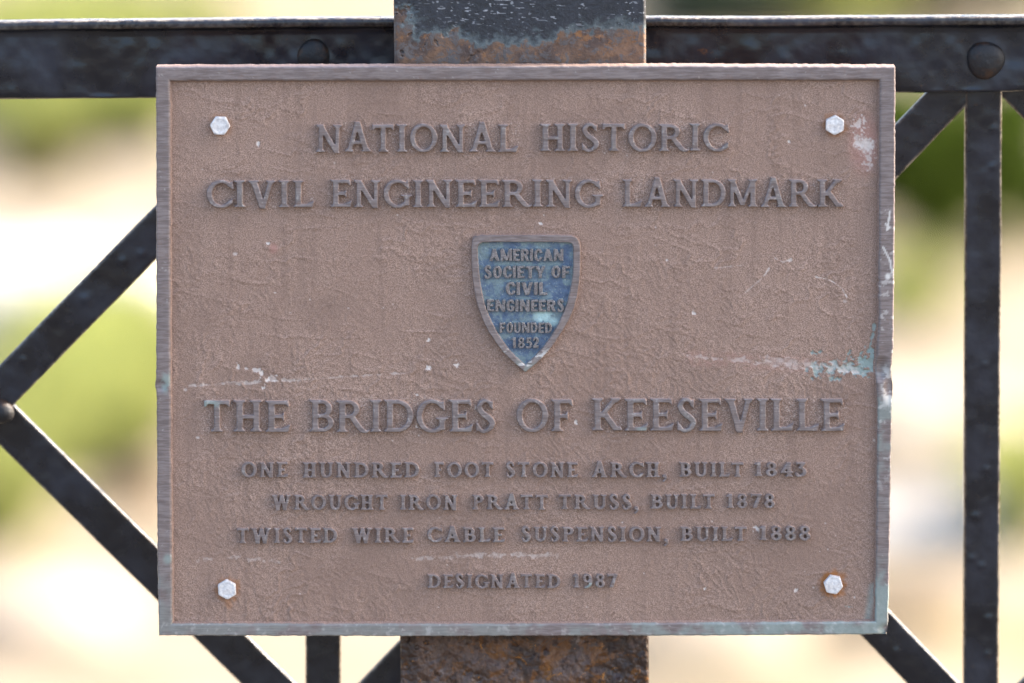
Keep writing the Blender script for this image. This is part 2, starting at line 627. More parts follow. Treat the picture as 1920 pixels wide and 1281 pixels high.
for i in range(4):
    a, c = NODES[i], NODES[i + 1]
    mx = (a + c) / 2
    if i == 1:
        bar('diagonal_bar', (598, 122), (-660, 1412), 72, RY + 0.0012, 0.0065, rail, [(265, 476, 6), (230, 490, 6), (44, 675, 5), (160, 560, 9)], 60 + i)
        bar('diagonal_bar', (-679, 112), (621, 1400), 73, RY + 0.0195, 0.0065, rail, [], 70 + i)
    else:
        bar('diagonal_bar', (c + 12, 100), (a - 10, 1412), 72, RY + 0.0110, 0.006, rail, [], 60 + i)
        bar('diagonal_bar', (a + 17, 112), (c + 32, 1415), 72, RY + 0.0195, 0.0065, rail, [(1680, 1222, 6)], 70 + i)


def dome(name, px, py, Y, rpx, hgt, mat, parent, flat=0.0):
    n, m = 28, 9
    c = at(px, py, Y)
    a = np.linspace(0, 2 * np.pi, n + 1)
    f = np.linspace(0, np.pi / 2, m)
    W = np.zeros((m, n + 1, 3))
    for i, t in enumerate(f):
        r = rpx * S * (1 + 0.04 * np.sin(3 * a + px)) * math.cos(t) ** (1 - flat * 0.5)
        W[i, :, 0] = c[0] + r * np.cos(a)
        W[i, :, 2] = c[2] + r * np.sin(a)
        W[i, :, 1] = c[1] - hgt * math.sin(t)
    b = Bag(); b.grid(W)
    return b.build(name, mat, parent)


for x in NODES:
    if x == 607:
        dome('rivet', 588, 104, RY + 0.0005, 31, 0.0042, M_RIVET, rail)
    else:
        dome('rivet', x + 3, 113, RY + 0.0005, 36, 0.0048, M_RIVET, rail)
    dome('rivet', x, 1440, RY + 0.0005, 34, 0.0090, M_RIVET, rail)
for i in range(4):
    dome('rivet', (NODES[i] + NODES[i + 1]) / 2 + 16, 772, RY + (0.001 if i == 1 else 0.0112), 24, 0.007, M_RIVET, rail)

# ------------------------------------------------------------------ post
PY = 0.016
post = empty('steel_post', tuple(at(975, 640, PY)[:1]) + (PY, 0.0), 'wide black steel post rusting through its paint, carrying the bronze plaque', 'post')
px0 = lambda y: 738 + 13 * y / 1281
px1 = lambda y: 1211 + 6 * y / 1281
rows = np.concatenate([np.arange(-560, -20, 8.0), np.arange(-20, 130, 1.0), np.arange(130, 1180, 8.0), np.arange(1180, 1300, 1.5), np.arange(1300, 2600, 8.0)])
cols = np.linspace(0, 1, 380)
YY = np.repeat(rows[:, None], len(cols), 1)
XX = px0(YY) + (px1(YY) - px0(YY)) * cols[None]
W = at(XX, YY, PY)
low = sstep(600, 700, YY)
edge = 62 + 34 * np.sin((XX - 738) / 473 * 5.2 + 2.2) * -0.55 + (fbm(XX, YY, 60, 4, 5) - 0.5) * 60 + (fbm(XX, YY, 17, 4, 6, .6) - 0.5) * 55
edge = edge - 26 * sstep(800, 740, XX) - 18 * sstep(1120, 1190, XX) * 0
rust = sstep(-34, 34, YY - edge)
rust = np.maximum(rust, low)
scr = np.zeros_like(YY)
rng = np.random.RandomState(4)
streak = fbm(XX * 0.30 + YY * 0.1, YY * 2.4 - XX * 0.10, 5.0, 2, 77, 0.5)
dens = 0.85 * sstep(85, 10, YY) * (0.30 + 0.65 * sstep(760, 900, XX)) * sstep(0.35, 0.62, fbm(XX, YY, 70, 3, 8))
scr = sstep(0.79, 0.84, streak + 0.08 * dens - 0.04) * dens
dots = fbm(XX * 0.6, YY, 4.0, 2, 99)
scr = np.maximum(scr, sstep(0.80, 0.85, dots + 0.04 * dens) * dens)
hump = (fbm(XX, YY, 60, 5, 15, 0.6) - 0.5) * 0.011 * low + (fbm(XX, YY, 30, 4, 25) - 0.5) * 0.0012 * rust
pit = sstep(0.68, 0.75, fbm(XX, YY, 16, 3, 44)) * rust * sstep(1000, 740, XX) * 0.0015
W[..., 1] -= hump - pit
# rolled-over long edges
edw = np.minimum(cols, 1 - cols) * 473
W[..., 1] += (np.clip(1 - edw / 6, 0, 1) ** 2)[None] * 0.0018
b = Bag()
b.grid(W, None, {'rust': rust, 'scale': low * sstep(1100, 1200, YY), 'scratch': scr})
T = 0.013
for e, fl in ((0, False), (-1, True)):
    side = np.stack([W[:, e], W[:, e] * [1, 0, 1] + [0, PY + T, 0]], 1)
    b.grid(side, None, {'rust': rust[:, [e, e]], 'scale': low[:, [e, e]], 'scratch': 0 * rust[:, [e, e]]}, flip=not fl)
back = np.stack([W[:, 0] * [1, 0, 1] + [0, PY + T, 0], W[:, -1] * [1, 0, 1] + [0, PY + T, 0]], 1)
b.grid(back, None, {'rust': rust[:, [0, -1]], 'scale': low[:, [0, -1]], 'scratch': 0 * rust[:, [0, -1]]}, flip=True)
fl = b.build('front_flange', M_POST, post)
fl.matrix_parent_inverse = post.matrix_basis.inverted()
for o in rail.children:
    o.matrix_parent_inverse = rail.matrix_basis.inverted()


def box(name, lo, hi, mat, parent):
    lo = np.array(lo); hi = np.array(hi)
    V = np.array([[(lo, hi)[i][0], (lo, hi)[j][1], (lo, hi)[k][2]] for i in (0, 1) for j in (0, 1) for k in (0, 1)])
    F = np.array([[0, 1, 3, 2], [4, 6, 7, 5], [0, 4, 5, 1], [2, 3, 7, 6], [0, 2, 6, 4], [1, 5, 7, 3]])
    o = link(name, raw_mesh(name, V, [F], False, {'rust': np.ones(8) * 0.3, 'scale': np.zeros(8), 'scratch': np.zeros(8)}), parent, mat)
    o.matrix_parent_inverse = parent.matrix_basis.inverted()
    return o


xl, xr = at(740, 0, PY)[0], at(1209, 0, PY)[0]
zt, zb = W[0, 0, 2], W[-1, 0, 2]
xm = (xl + xr) / 2
box('web', (xm - 0.006, PY + T + 0.0002, max(zb, -0.05)), (xm + 0.006, RY - 0.018, zt), M_POST, post)

# ================================================================== PLAQUE
plaque = empty('bronze_plaque', (0, 0, float(at(980, 1190)[2])), 'rectangular cast plaque with raised rim and lettering, bolted to the rusty black steel post', 'plaque')
# --- outline in photograph pixels
oL = lambda y: np.interp(y, [125, 500, 700, 722, 738, 760, 1050, 1190], [293, 294, 293.5, 291.5, 294.5, 294.5, 296, 298.5])
oR = lambda y: np.interp(y, [125, 330, 500, 650, 690, 720, 760, 800, 960, 1130, 1176, 1190], [1678, 1677.5, 1676, 1674.5, 1670, 1672.5, 1672, 1671, 1668.5, 1665.5, 1664, 1658])
oT = lambda x: np.interp(x, [293, 700, 1250, 1678], [125, 123.5, 122.5, 124.5])
oB = lambda x: np.interp(x, [298, 800, 1300, 1620, 1664], [1190, 1191, 1190, 1188, 1186])
iL = lambda y: np.interp(y, [150, 700, 1165], [320, 320.5, 324])
iR = lambda y: np.interp(y, [150, 600, 690, 760, 1165], [1648.5, 1646.5, 1640.5, 1645, 1640])
iT = lambda x: np.interp(x, [320, 960, 1648], [151, 150, 149.5])
iB = lambda x: np.interp(x, [322, 960, 1640], [1167, 1167.5, 1163])
RIM = 0.0040                      # height of the rim over the field
BACK = 0.0125

# --- words: (text, x0, x1, baseline, captop)
LINES = [
    ('serif', [('NATIONAL', 592, 971, 284.5, 233), ('HISTORIC', 1013, 1366, 283, 232)]),
    ('serif', [('CIVIL', 387, 588, 388, 338), ('ENGINEERING', 620, 1129, 388, 337), ('LANDMARK', 1168, 1580, 387.5, 336)]),
    ('serif', [('THE', 382, 544, 809, 750), ('BRIDGES', 580, 929, 809, 749), ('OF', 968, 1075, 808, 748), ('KEESEVILLE', 1110, 1583, 807.5, 747)]),
    ('small', [('ONE', 453, 541, 894, 866), ('HUNDRED', 568, 787, 894.5, 866), ('FOOT', 815, 926, 894, 866), ('STONE', 948, 1084, 894, 866), ('ARCH,', 1110, 1250, 894, 866), ('BUILT', 1274, 1395, 893, 866), ('1843', 1415, 1512, 892.5, 866)]),
    ('small', [('WROUGHT', 510, 728, 955, 927), ('IRON', 750, 858, 955, 927), ('PRATT', 886, 1028, 954.5, 927), ('TRUSS,', 1047, 1197, 954, 926.5), ('BUILT', 1220, 1341, 953, 926), ('1878', 1362, 1453, 951.5, 925)]),
    ('small', [('TWISTED', 444, 633, 1017, 989), ('WIRE', 660, 776, 1016.5, 989), ('CABLE', 801, 947, 1015.5, 988), ('SUSPENSION,', 977, 1253, 1014.5, 987), ('BUILT', 1276, 1401, 1013.5, 986.5), ('1888', 1424, 1520, 1012, 985)]),
    ('small', [('DESIGNATED', 802, 1051, 1101.5, 1076), ('1987', 1075, 1158, 1100.5, 1075)]),
]
SHIELD_LINES = [
    [('AMERICAN', 918, 1056, 488.5, 466)],
    [('SOCIETY', 907, 1022, 520.5, 498), ('OF', 1034, 1068, 520, 498)],
    [('CIVIL', 948, 1026, 552, 528.5)],
    [('ENGINEERS', 913, 1058, 583, 561)],
    [('FOUNDED', 937, 1035, 623, 604)],
    [('1852', 960, 1010, 651.5, 632)],
]
BOLTS = [(413, 235, 4), (1565, 234, 32), (426, 1104, 28), (1562, 1095, 12)]

# --- field plate: a dense relief sheet with its wear
fx = np.arange(0, 1.00001, 1 / 900.0)
fy = np.arange(0, 1.00001, 1 / 690.0)
FX, FY = np.meshgrid(fx, fy)
py_ = 143 + FY * (1173 - 143)
l_ = iL(py_) - 5; r_ = iR(py_) + 5
px_ = l_ + FX * (r_ - l_)


def capsule(ax, ay, bx, by, rad):
    d = np.hypot(bx - ax, by - ay)
    t = np.clip(((px_ - ax) * (bx - ax) + (py_ - ay) * (by - ay)) / (d * d), 0, 1)
    return np.hypot(px_ - ax - t * (bx - ax), py_ - ay - t * (by - ay)) / rad


def blob(cx, cy, rx, ry):
    return np.hypot((px_ - cx) / rx, (py_ - cy) / ry)


nz_f = fbm(px_, py_, 9, 3, 201, 0.6)
nz_m = fbm(px_, py_, 26, 4, 202, 0.6)
nz_s = fbm(px_, py_, 4, 2, 203)
brk = 0.2 + 0.8 * sstep(0.40, 0.58, fbm(px_ * .8, py_, 5.5, 2, 204))
chalk = np.zeros_like(px_); patina = np.zeros_like(px_); rustf = np.zeros_like(px_); pink = np.zeros_like(px_); dark = np.zeros_like(px_)


def dab(f, thr=0.5, sharp=0.10, n=None):
    """ragged patch: noise cut by a distance f (0 centre, 1 rim)"""
    n = nz_f if n is None else n
    return sstep(0, sharp, n - thr - 0.45 * (np.clip(f, 0, 3) - 0.45)) * (f < 1.6)


def addc(a): chalk[:] = np.maximum(chalk, a)


# long pale scuff on the left with a white chip
addc(dab(capsule(355, 723, 560, 712, 4.0), 0.47) * 0.50 * brk)
addc(dab(capsule(560, 712, 760, 699, 3.5), 0.49) * 0.42 * brk)
addc(dab(blob(508, 712, 26, 10), 0.42) * (.3 + .7 * brk)); addc(dab(blob(496, 720, 8, 14), 0.45) * (.3 + .7 * brk)); addc(dab(blob(478, 694, 18, 6), 0.47) * 0.8)
addc(dab(blob(446, 684, 6, 9), 0.42, .15, nz_s) * .8); addc(dab(blob(462, 690, 8, 4), 0.42, .15, nz_s) * .7); addc(dab(blob(488, 699, 7, 6), 0.40, .15, nz_s))
# scuff on the right that ends in verdigris
pink[:] = np.maximum(pink, sstep(1.5, 0.5, capsule(1300, 672, 1610, 690, 14)) * 0.35 * sstep(0.3, 0.55, nz_f))
addc(dab(capsule(1290, 668, 1430, 678, 7), 0.53) * 0.40 * brk)
addc(dab(capsule(1360, 672, 1500, 688, 8), 0.50) * 0.45 * brk)
addc(dab(capsule(1430, 676, 1610, 692, 13), 0.45) * 0.42 * (.35 + .65 * brk))
patina[:] = np.maximum(patina, dab(capsule(1530, 694, 1640, 688, 18), 0.40, 0.12) * 0.9)
patina[:] = np.maximum(patina, dab(capsule(1608, 690, 1644, 668, 26), 0.33, 0.10))
patina[:] = np.maximum(patina, dab(blob(1531, 663, 10, 8), 0.44)); patina[:] = np.maximum(patina, dab(capsule(1630, 655, 1640, 610, 5), 0.45) * .8)
addc(dab(capsule(1535, 692, 1610, 699, 8), 0.50) * 0.8)
# faint lower scuffs
addc(dab(capsule(775, 1047, 860, 1045, 5), 0.52) * 0.35 * brk); addc(dab(capsule(860, 1042, 1045, 1040, 8), 0.47) * 0.42 * (.25 + .75 * brk))
addc(dab(capsule(355, 1052, 450, 1044, 8), 0.56) * 0.32 * brk); addc(dab(capsule(450, 1046, 545, 1056, 8), 0.56) * 0.32 * brk)
# white splash beside the top right bolt
addc(sstep(1.15, .55, blob(1622, 271, 19, 14) + (nz_s - .5) * .9 + (nz_f - .5) * .6) * .9); addc(dab(blob(1612, 235, 15, 26), 0.43, .2, nz_s) * 0.7); addc(dab(blob(1605, 256, 10, 18), 0.42, .2, nz_s) * .7)
addc(dab(blob(1628, 296, 16, 24), 0.42, .25, nz_s) * 0.6)
pink[:] = np.maximum(pink, sstep(1.2, 0.4, blob(1620, 270, 34, 65)) * 0.75)
# thin scratches
for (a, c_, d_, e_, r_q, k) in [(1530, 519, 1557, 525, 2.2, .7), (1557, 525, 1578, 540, 2.2, .7), (1578, 540, 1591, 562, 2.2, .7), (1442, 503, 1432, 518, 2.2, .7),
                               (1428, 522, 1398, 548, 1.3, .4), (1453, 484, 1467, 491, 2.8, .7), (1467, 491, 1483, 488, 2.8, .6), (1340, 502, 1390, 498, 1.5, .3)]:
    addc(dab(capsule(a, c_, d_, e_, r_q), 0.40) * k)
rs = np.random.RandomState(12)
for _ in range(60):                                   # flecks
    x, y = rs.uniform(330, 1640), rs.uniform(165, 1150)
    r0 = rs.uniform(0.9, 2.0) * (1.0 if rs.rand() < .85 else 1.7)
    addc(sstep(1.2, 0.6, blob(x, y, r0 * rs.uniform(.8, 1.4), r0)) * rs.uniform(.45, .95))
for x, y, r0 in [(484, 269, 5), (503, 455, 3.5), (515, 549, 2.5), (717, 578, 3), (803, 636, 4), (803, 690, 5), (857, 683, 6), (1492, 1108, 4), (1418, 992, 6), (1300, 588, 4), (1322, 1103, 3), (1081, 792, 4), (1479, 266, 3), (1013, 420, 4), (783, 800, 5), (780, 740, 4), (893, 765, 4)]:
    addc(dab(blob(x, y, r0, r0), 0.35, 0.1, nz_s))
pink[:] = np.maximum(pink, sstep(1.2, .3, blob(513, 466, 10, 12)) * 0.9)
dark[:] = np.maximum(dark, dab(blob(619, 573, 8, 6), 0.42, .1, nz_s) * 1.0)
dark[:] = np.maximum(dark, sstep(1.3, 0.1, blob(1430, 1060, 230, 150)) * 0.40)
dark[:] = np.maximum(dark, sstep(1, 0, (1648 - px_) / 26.) * 0.5)  # shade beside the right rim, painted into the field colour
dark[:] = np.maximum(dark, sstep(0.55, 0.75, fbm(px_, py_, 120, 4, 210)) * 0.35)
streak = sstep(0.56, 0.72, fbm(px_ * 1.0, py_ * 0.06, 14, 3, 215))
dark[:] = np.maximum(dark, streak * 0.3)
for (cx, cy, _), amt, rr in zip(BOLTS, (0.25, 0.45, 0.6, 1.0), (23, 24, 24, 26)):
    d = np.hypot(px_ - cx, (py_ - cy))
    rustf[:] = np.maximum(rustf, sstep(rr + 4, 17, d + (nz_f - .5) * 16) * amt)
rustf[:] = np.maximum(rustf, sstep(1, .2, capsule(426, 1122, 430, 1136, 10)) * 0.45)
patina[:] = np.maximum(patina, sstep(1, 0, capsule(1636, 1100, 1626, 1165, 12)) * .55)
patina[:] = np.maximum(patina, dab(blob(1591, 1137, 8, 4), 0.4) * .8)
# grit that the sand casting left around the letters
grit = np.zeros_like(px_)
for st, ws in LINES:
    for w, x0, x1, yb, yt in ws:
        pad = 10 if st == 'serif' else 6
        grit = np.maximum(grit, sstep(0, 1, np.minimum(np.minimum(px_ - x0 + pad, x1 + pad - px_), np.minimum(py_ - yt + pad, yb + pad - py_)) / pad) * (1.0 if st == 'serif' else 0.6))
grit = np.maximum(grit, sstep(1.1, .9, blob(985, 560, 125, 150)) * 0.45)
# leathery casting skin: wrinkles mostly running down to the right, plus flow lines
ridged = lambda n: 1 - np.abs(2 * n - 1)
c45, s45 = math.cos(0.75), math.sin(0.75)
warp = (fbm(px_, py_, 70, 3, 220) - .5) * 60
u_ = px_ * c45 + py_ * s45 + warp; v_ = -px_ * s45 + py_ * c45 + warp
wr = ridged(fbm(u_ * 0.42, v_, 10, 3, 221))
wr2 = ridged(fbm(px_ * 0.5 + warp, py_ + warp * .5, 34, 3, 222))
wmask = sstep(0.3, 0.65, fbm(px_, py_, 150, 3, 223))
reg = sstep(400, 560, py_) * 0.6 + 0.4
disp = 0.00034 * (wr ** 3) * (0.35 + 0.65 * wmask) * reg + 0.00042 * (wr2 ** 7) * (0.3 + 0.7 * sstep(0.35, 0.65, fbm(px_, py_, 90, 2, 224))) + 0.00012 * (fbm(px_, py_, 5, 2, 225) - .5) * 2
disp -= 0.0012 * patina * 0.6 + 0.0003 * chalk
# fillet where the field climbs into the rim
dl = np.minimum(np.minimum(px_ - iL(py_), iR(py_) - px_), np.minimum(py_ - iT(px_), iB(px_) - py_))
Wf = at(px_, py_, 0.0)
Wf[..., 1] -= disp
b = Bag()
b.grid(Wf, None, dict(chalk=np.clip(chalk, 0, 1), patina=np.clip(patina, 0, 1), rust=np.clip(rustf, 0, 1), pink=pink, dark=dark, grit=grit * (1 - patina)))
b.build('background_field', M_FIELD, plaque)

# --- rim: four mitred strips
b = Bag()
n = 700
tt = np.linspace(0, 1, n)
prof = [(0, BACK), (0, -RIM + 0.0011), (0.02, -RIM + 0.0006), (0.045, -RIM + 0.0002), (0.09, -RIM)] + [(v, -RIM) for v in np.linspace(0.15, 0.85, 9)] + \
       [(0.90, -RIM + 0.0001), (0.95, -RIM + 0.0004), (1.0, -RIM + 0.0011), (1.06, -0.0007), (1.13, 0.0006)]
co = [(293, 125), (1678, 124.5), (1662, 1187), (298.5, 1190)]
ci = [(320, 151), (1648.5, 149.5), (1640, 1163), (324, 1167)]


def side(k, fo, fi, vert):
    o0, o1 = np.array(co[k], float), np.array(co[(k + 1) % 4], float)
    i0, i1 = np.array(ci[k], float), np.array(ci[(k + 1) % 4], float)
    po = o0 + (o1 - o0) * tt[:, None]; pi = i0 + (i1 - i0) * tt[:, None]
    if vert:
        po[1:-1, 0] = fo(po[1:-1, 1]); pi[1:-1, 0] = fi(pi[1:-1, 1])
    else:
        po[1:-1, 1] = fo(po[1:-1, 0]); pi[1:-1, 1] = fi(pi[1:-1, 0])
    q = np.arange(n, dtype=float)
    env = np.clip(np.minimum(q, n - 1 - q) / 8, 0, 1)
    jo = ((fbm(q, q * 0, 5, 3, 300 + k) - .5) * 2.0 * env)
    ji = ((fbm(q, q * 0 + 9, 5, 3, 310 + k) - .5) * 2.0 * env)
    ax = 0 if vert else 1
    po[:, ax] += jo; pi[:, ax] += ji
    W = np.zeros((len(prof), n, 3)); PX = np.zeros((len(prof), n)); PYp = np.zeros((len(prof), n))
    for i, (v, y) in enumerate(prof):
        p = po + (pi - po) * v
        w = at(p[:, 0], p[:, 1], 0.0)
        w[:, 1] += y
        PX[i] = p[:, 0]; PYp[i] = p[:, 1]
        if 0 < v <= 1:
            w[:, 1] -= (fbm(p[:, 0], p[:, 1], 40, 3, 320) - .5) * 0.0006
            # hammered dent on the right edge, nicks on the left
            w[:, 1] += 0.0026 * sstep(1.2, 0.2, np.hypot((p[:, 0] - 1650) / 17, (p[:, 1] - 690) / 24))
            w[:, 1] += 0.0014 * sstep(1.2, 0.2, np.hypot((p[:, 0] - 1668) / 12, (p[:, 1] - 725) / 34))
            w[:, 1] += 0.0012 * sstep(1.2, 0.2, np.hypot((p[:, 0] - 300) / 14, (p[:, 1] - 722) / 14))
            w[:, 1] += 0.0016 * sstep(1.2, 0.2, np.hypot((p[:, 0] - 1660) / 14, (p[:, 1] - 1182) / 16))
        W[i] = w
    nn = fbm(PX, PYp, 40, 4, 330, .6); n2 = fbm(PX, PYp, 11, 3, 331, .6)
    pat = np.zeros_like(PX)
    pat = np.maximum(pat, sstep(1110, 1180, PYp) * sstep(.30, .62, nn) * (.45 + .55 * sstep(900, 1500, PX)))
    pat = np.maximum(pat, sstep(1600, 1640, PX) * sstep(1020, 1110, PYp) * sstep(.25, .5, nn))
    pat = np.maximum(pat, sstep(1600, 1640, PX) * sstep(670, 740, PYp) * sstep(1000, 780, PYp) * sstep(.40, .62, nn) * .7)
    pat = np.maximum(pat, sstep(1.2, .3, np.hypot((PX - 312) / 12, (PYp - 715) / 24)) * sstep(.35, .5, n2))
    pat = np.maximum(pat, sstep(1.2, .3, np.hypot((PX - 315) / 10, (PYp - 1046) / 12)) * .9)
    pat = np.maximum(pat, sstep(340, 300, PX) * sstep(1030, 1110, PYp) * .45 * sstep(.3, .6, nn))
    br = sstep(.62, .80, n2) * sstep(1140, 1165, PYp) * .22
    br = np.maximum(br, sstep(.66, .74, n2) * sstep(1600, 1650, PX) * sstep(380, 420, PYp) * sstep(1000, 800, PYp) * .35)
    br = np.maximum(br, sstep(1.3, .5, np.hypot((PX - 1662) / 12, (PYp - 722) / 42)) * sstep(.4, .55, n2) * .55)
    br = np.maximum(br, sstep(1.2, .4, np.hypot((PX - 1664) / 6, (PYp - 517) / 7)) * .9)
    br = np.maximum(br, sstep(.86, .90, fbm(PX, PYp, 5, 2, 340)) * .25)
    for a_, b_, c_, d_ in [(1655, 462, 1668, 487), (1668, 487, 1672, 510), (1660, 418, 1668, 426), (1663, 430, 1668, 395)]:
        L2 = (c_ - a_) ** 2 + (d_ - b_) ** 2
        t_ = np.clip(((PX - a_) * (c_ - a_) + (PYp - b_) * (d_ - b_)) / L2, 0, 1)
        br = np.maximum(br, sstep(2.4, 1.0, np.hypot(PX - a_ - t_ * (c_ - a_), PYp - b_ - t_ * (d_ - b_))) * .8)
    top = np.zeros_like(PX)
    for i, (v, y) in enumerate(prof):
        top[i] = 1.0 if (0.0 < v < 1.0) else (0.75 if v == 1.0 or (v == 0 and y < 0) else 0.25)
    b.grid(W, None, dict(top=top, patina=np.clip(pat, 0, 1), bright=np.clip(br, 0, 1)), flip=False)


side(0, oT, iT, False); side(1, oR, iR, True); side(2, oB, iB, False); side(3, oL, iL, True)
# back plate
bp = np.array([[at(co[0][0], co[0][1]), at(co[1][0], co[1][1])], [at(co[3][0], co[3][1]), at(co[2][0], co[2][1])]])
bp[..., 1] += BACK
b.grid(bp, None, dict(top=np.zeros((2, 2)), patina=np.zeros((2, 2)), bright=np.zeros((2, 2))), flip=True)
b.build('raised_rim', M_METAL, plaque)


# ------------------------------------------------------------------ lettering: own drawn capitals, raster -> relief
RES = 96


class G:
    def __init__(s, adv, st):
        s.adv = adv; s.st = st
        s.x0, s.y0 = -0.25, -0.40
        nx = int((adv + 0.5) * RES) + 1; ny = int(1.65 * RES) + 1
        s.X, s.Y = np.meshgrid(s.x0 + np.arange(nx) / RES, s.y0 + np.arange(ny) / RES)
        s.M = np.zeros(s.X.shape, bool)
        s.w, s.t, s.s, s.h = st['w'], st['t'], st['s'], st['h']

    def rect(s, a, b_, c, d, sub=False):
        m = (s.X >= a) & (s.X <= b_) & (s.Y >= c) & (s.Y <= d)
        s.M = s.M & ~m if sub else s.M | m

    def poly(s, pts, sub=False):
        m = np.zeros(s.X.shape, bool)
        k = len(pts)
        for i in range(k):
            (xa, ya), (xb, yb) = pts[i], pts[(i + 1) % k]
            if ya == yb: continue
            c = ((s.Y < ya) != (s.Y < yb)) & (s.X < (xb - xa) * (s.Y - ya) / (yb - ya) + xa)
            m ^= c
        s.M = s.M & ~m if sub else s.M | m

    def ln(s, x0, y0, x1, y1, w, sub=False):
        s.poly([(x0 - w / 2, y0), (x0 + w / 2, y0), (x1 + w / 2, y1), (x1 - w / 2, y1)], sub)

    def ell(s, cx, cy, rx, ry):
        return ((s.X - cx) / rx) ** 2 + ((s.Y - cy) / ry) ** 2 <= 1

    def serif(s, x, y, up, w=None, half=None):
        """foot (up=1, at the baseline) or head (up=-1) serif, bracketed"""
        if s.s <= 0: return
        w = s.w if w is None else w
        hf = w / 2 + s.s if half is None else half
        h = s.h
        s.poly([(x - hf, y), (x + hf, y), (x + hf, y + up * h * .75), (x + w / 2 + .03, y + up * h * 1.25), (x + w / 2 - .005, y + up * h * 2.3),
                (x - w / 2 + .005, y + up * h * 2.3), (x - w / 2 - .03, y + up * h * 1.25), (x - hf, y + up * h * .75)])

    def stem(s, x, w=None, y0=0, y1=1, a=True, b_=True):
        w = s.w if w is None else w
        s.rect(x - w / 2, x + w / 2, y0, y1)
        if a: s.serif(x, y0, 1, w)
        if b_: s.serif(x, y1, -1, w)

    def bowl(s, x0, xm, x1, y0, y1, w=None, t=None):
        w = s.w if w is None else w
        t = s.t if t is None else t
        cy, ry = (y0 + y1) / 2, (y1 - y0) / 2
        rx = x1 - xm
        o = ((s.X >= x0) & (s.X <= xm) & (abs(s.Y - cy) <= ry)) | ((s.X > xm) & s.ell(xm, cy, rx, ry))
        i = ((s.X >= x0) & (s.X <= xm) & (abs(s.Y - cy) <= ry - t)) | ((s.X > xm) & s.ell(xm, cy, max(rx - w, .02), ry - t))
        s.M |= o & ~i

    def ring(s, cx, cy, rx, ry, w=None, t=None):
        w = s.w if w is None else w
        t = s.t if t is None else t
        s.M |= s.ell(cx, cy, rx, ry) & ~s.ell(cx, cy, rx - w, ry - t)

    def stroke(s, pts):
        """catmull-rom through (x, y, width)"""
        P = np.array(pts, float)
        P = np.vstack([2 * P[0] - P[1], P, 2 * P[-1] - P[-2]])
        for i in range(1, len(P) - 2):
            for u in np.linspace(0, 1, 22):
                q = 0.5 * ((2 * P[i]) + (-P[i - 1] + P[i + 1]) * u + (2 * P[i - 1] - 5 * P[i] + 4 * P[i + 1] - P[i + 2]) * u * u + (-P[i - 1] + 3 * P[i] - 3 * P[i + 1] + P[i + 2]) * u ** 3)
                s.M |= (s.X - q[0]) ** 2 + (s.Y - q[1]) ** 2 <= (q[2] / 2) ** 2


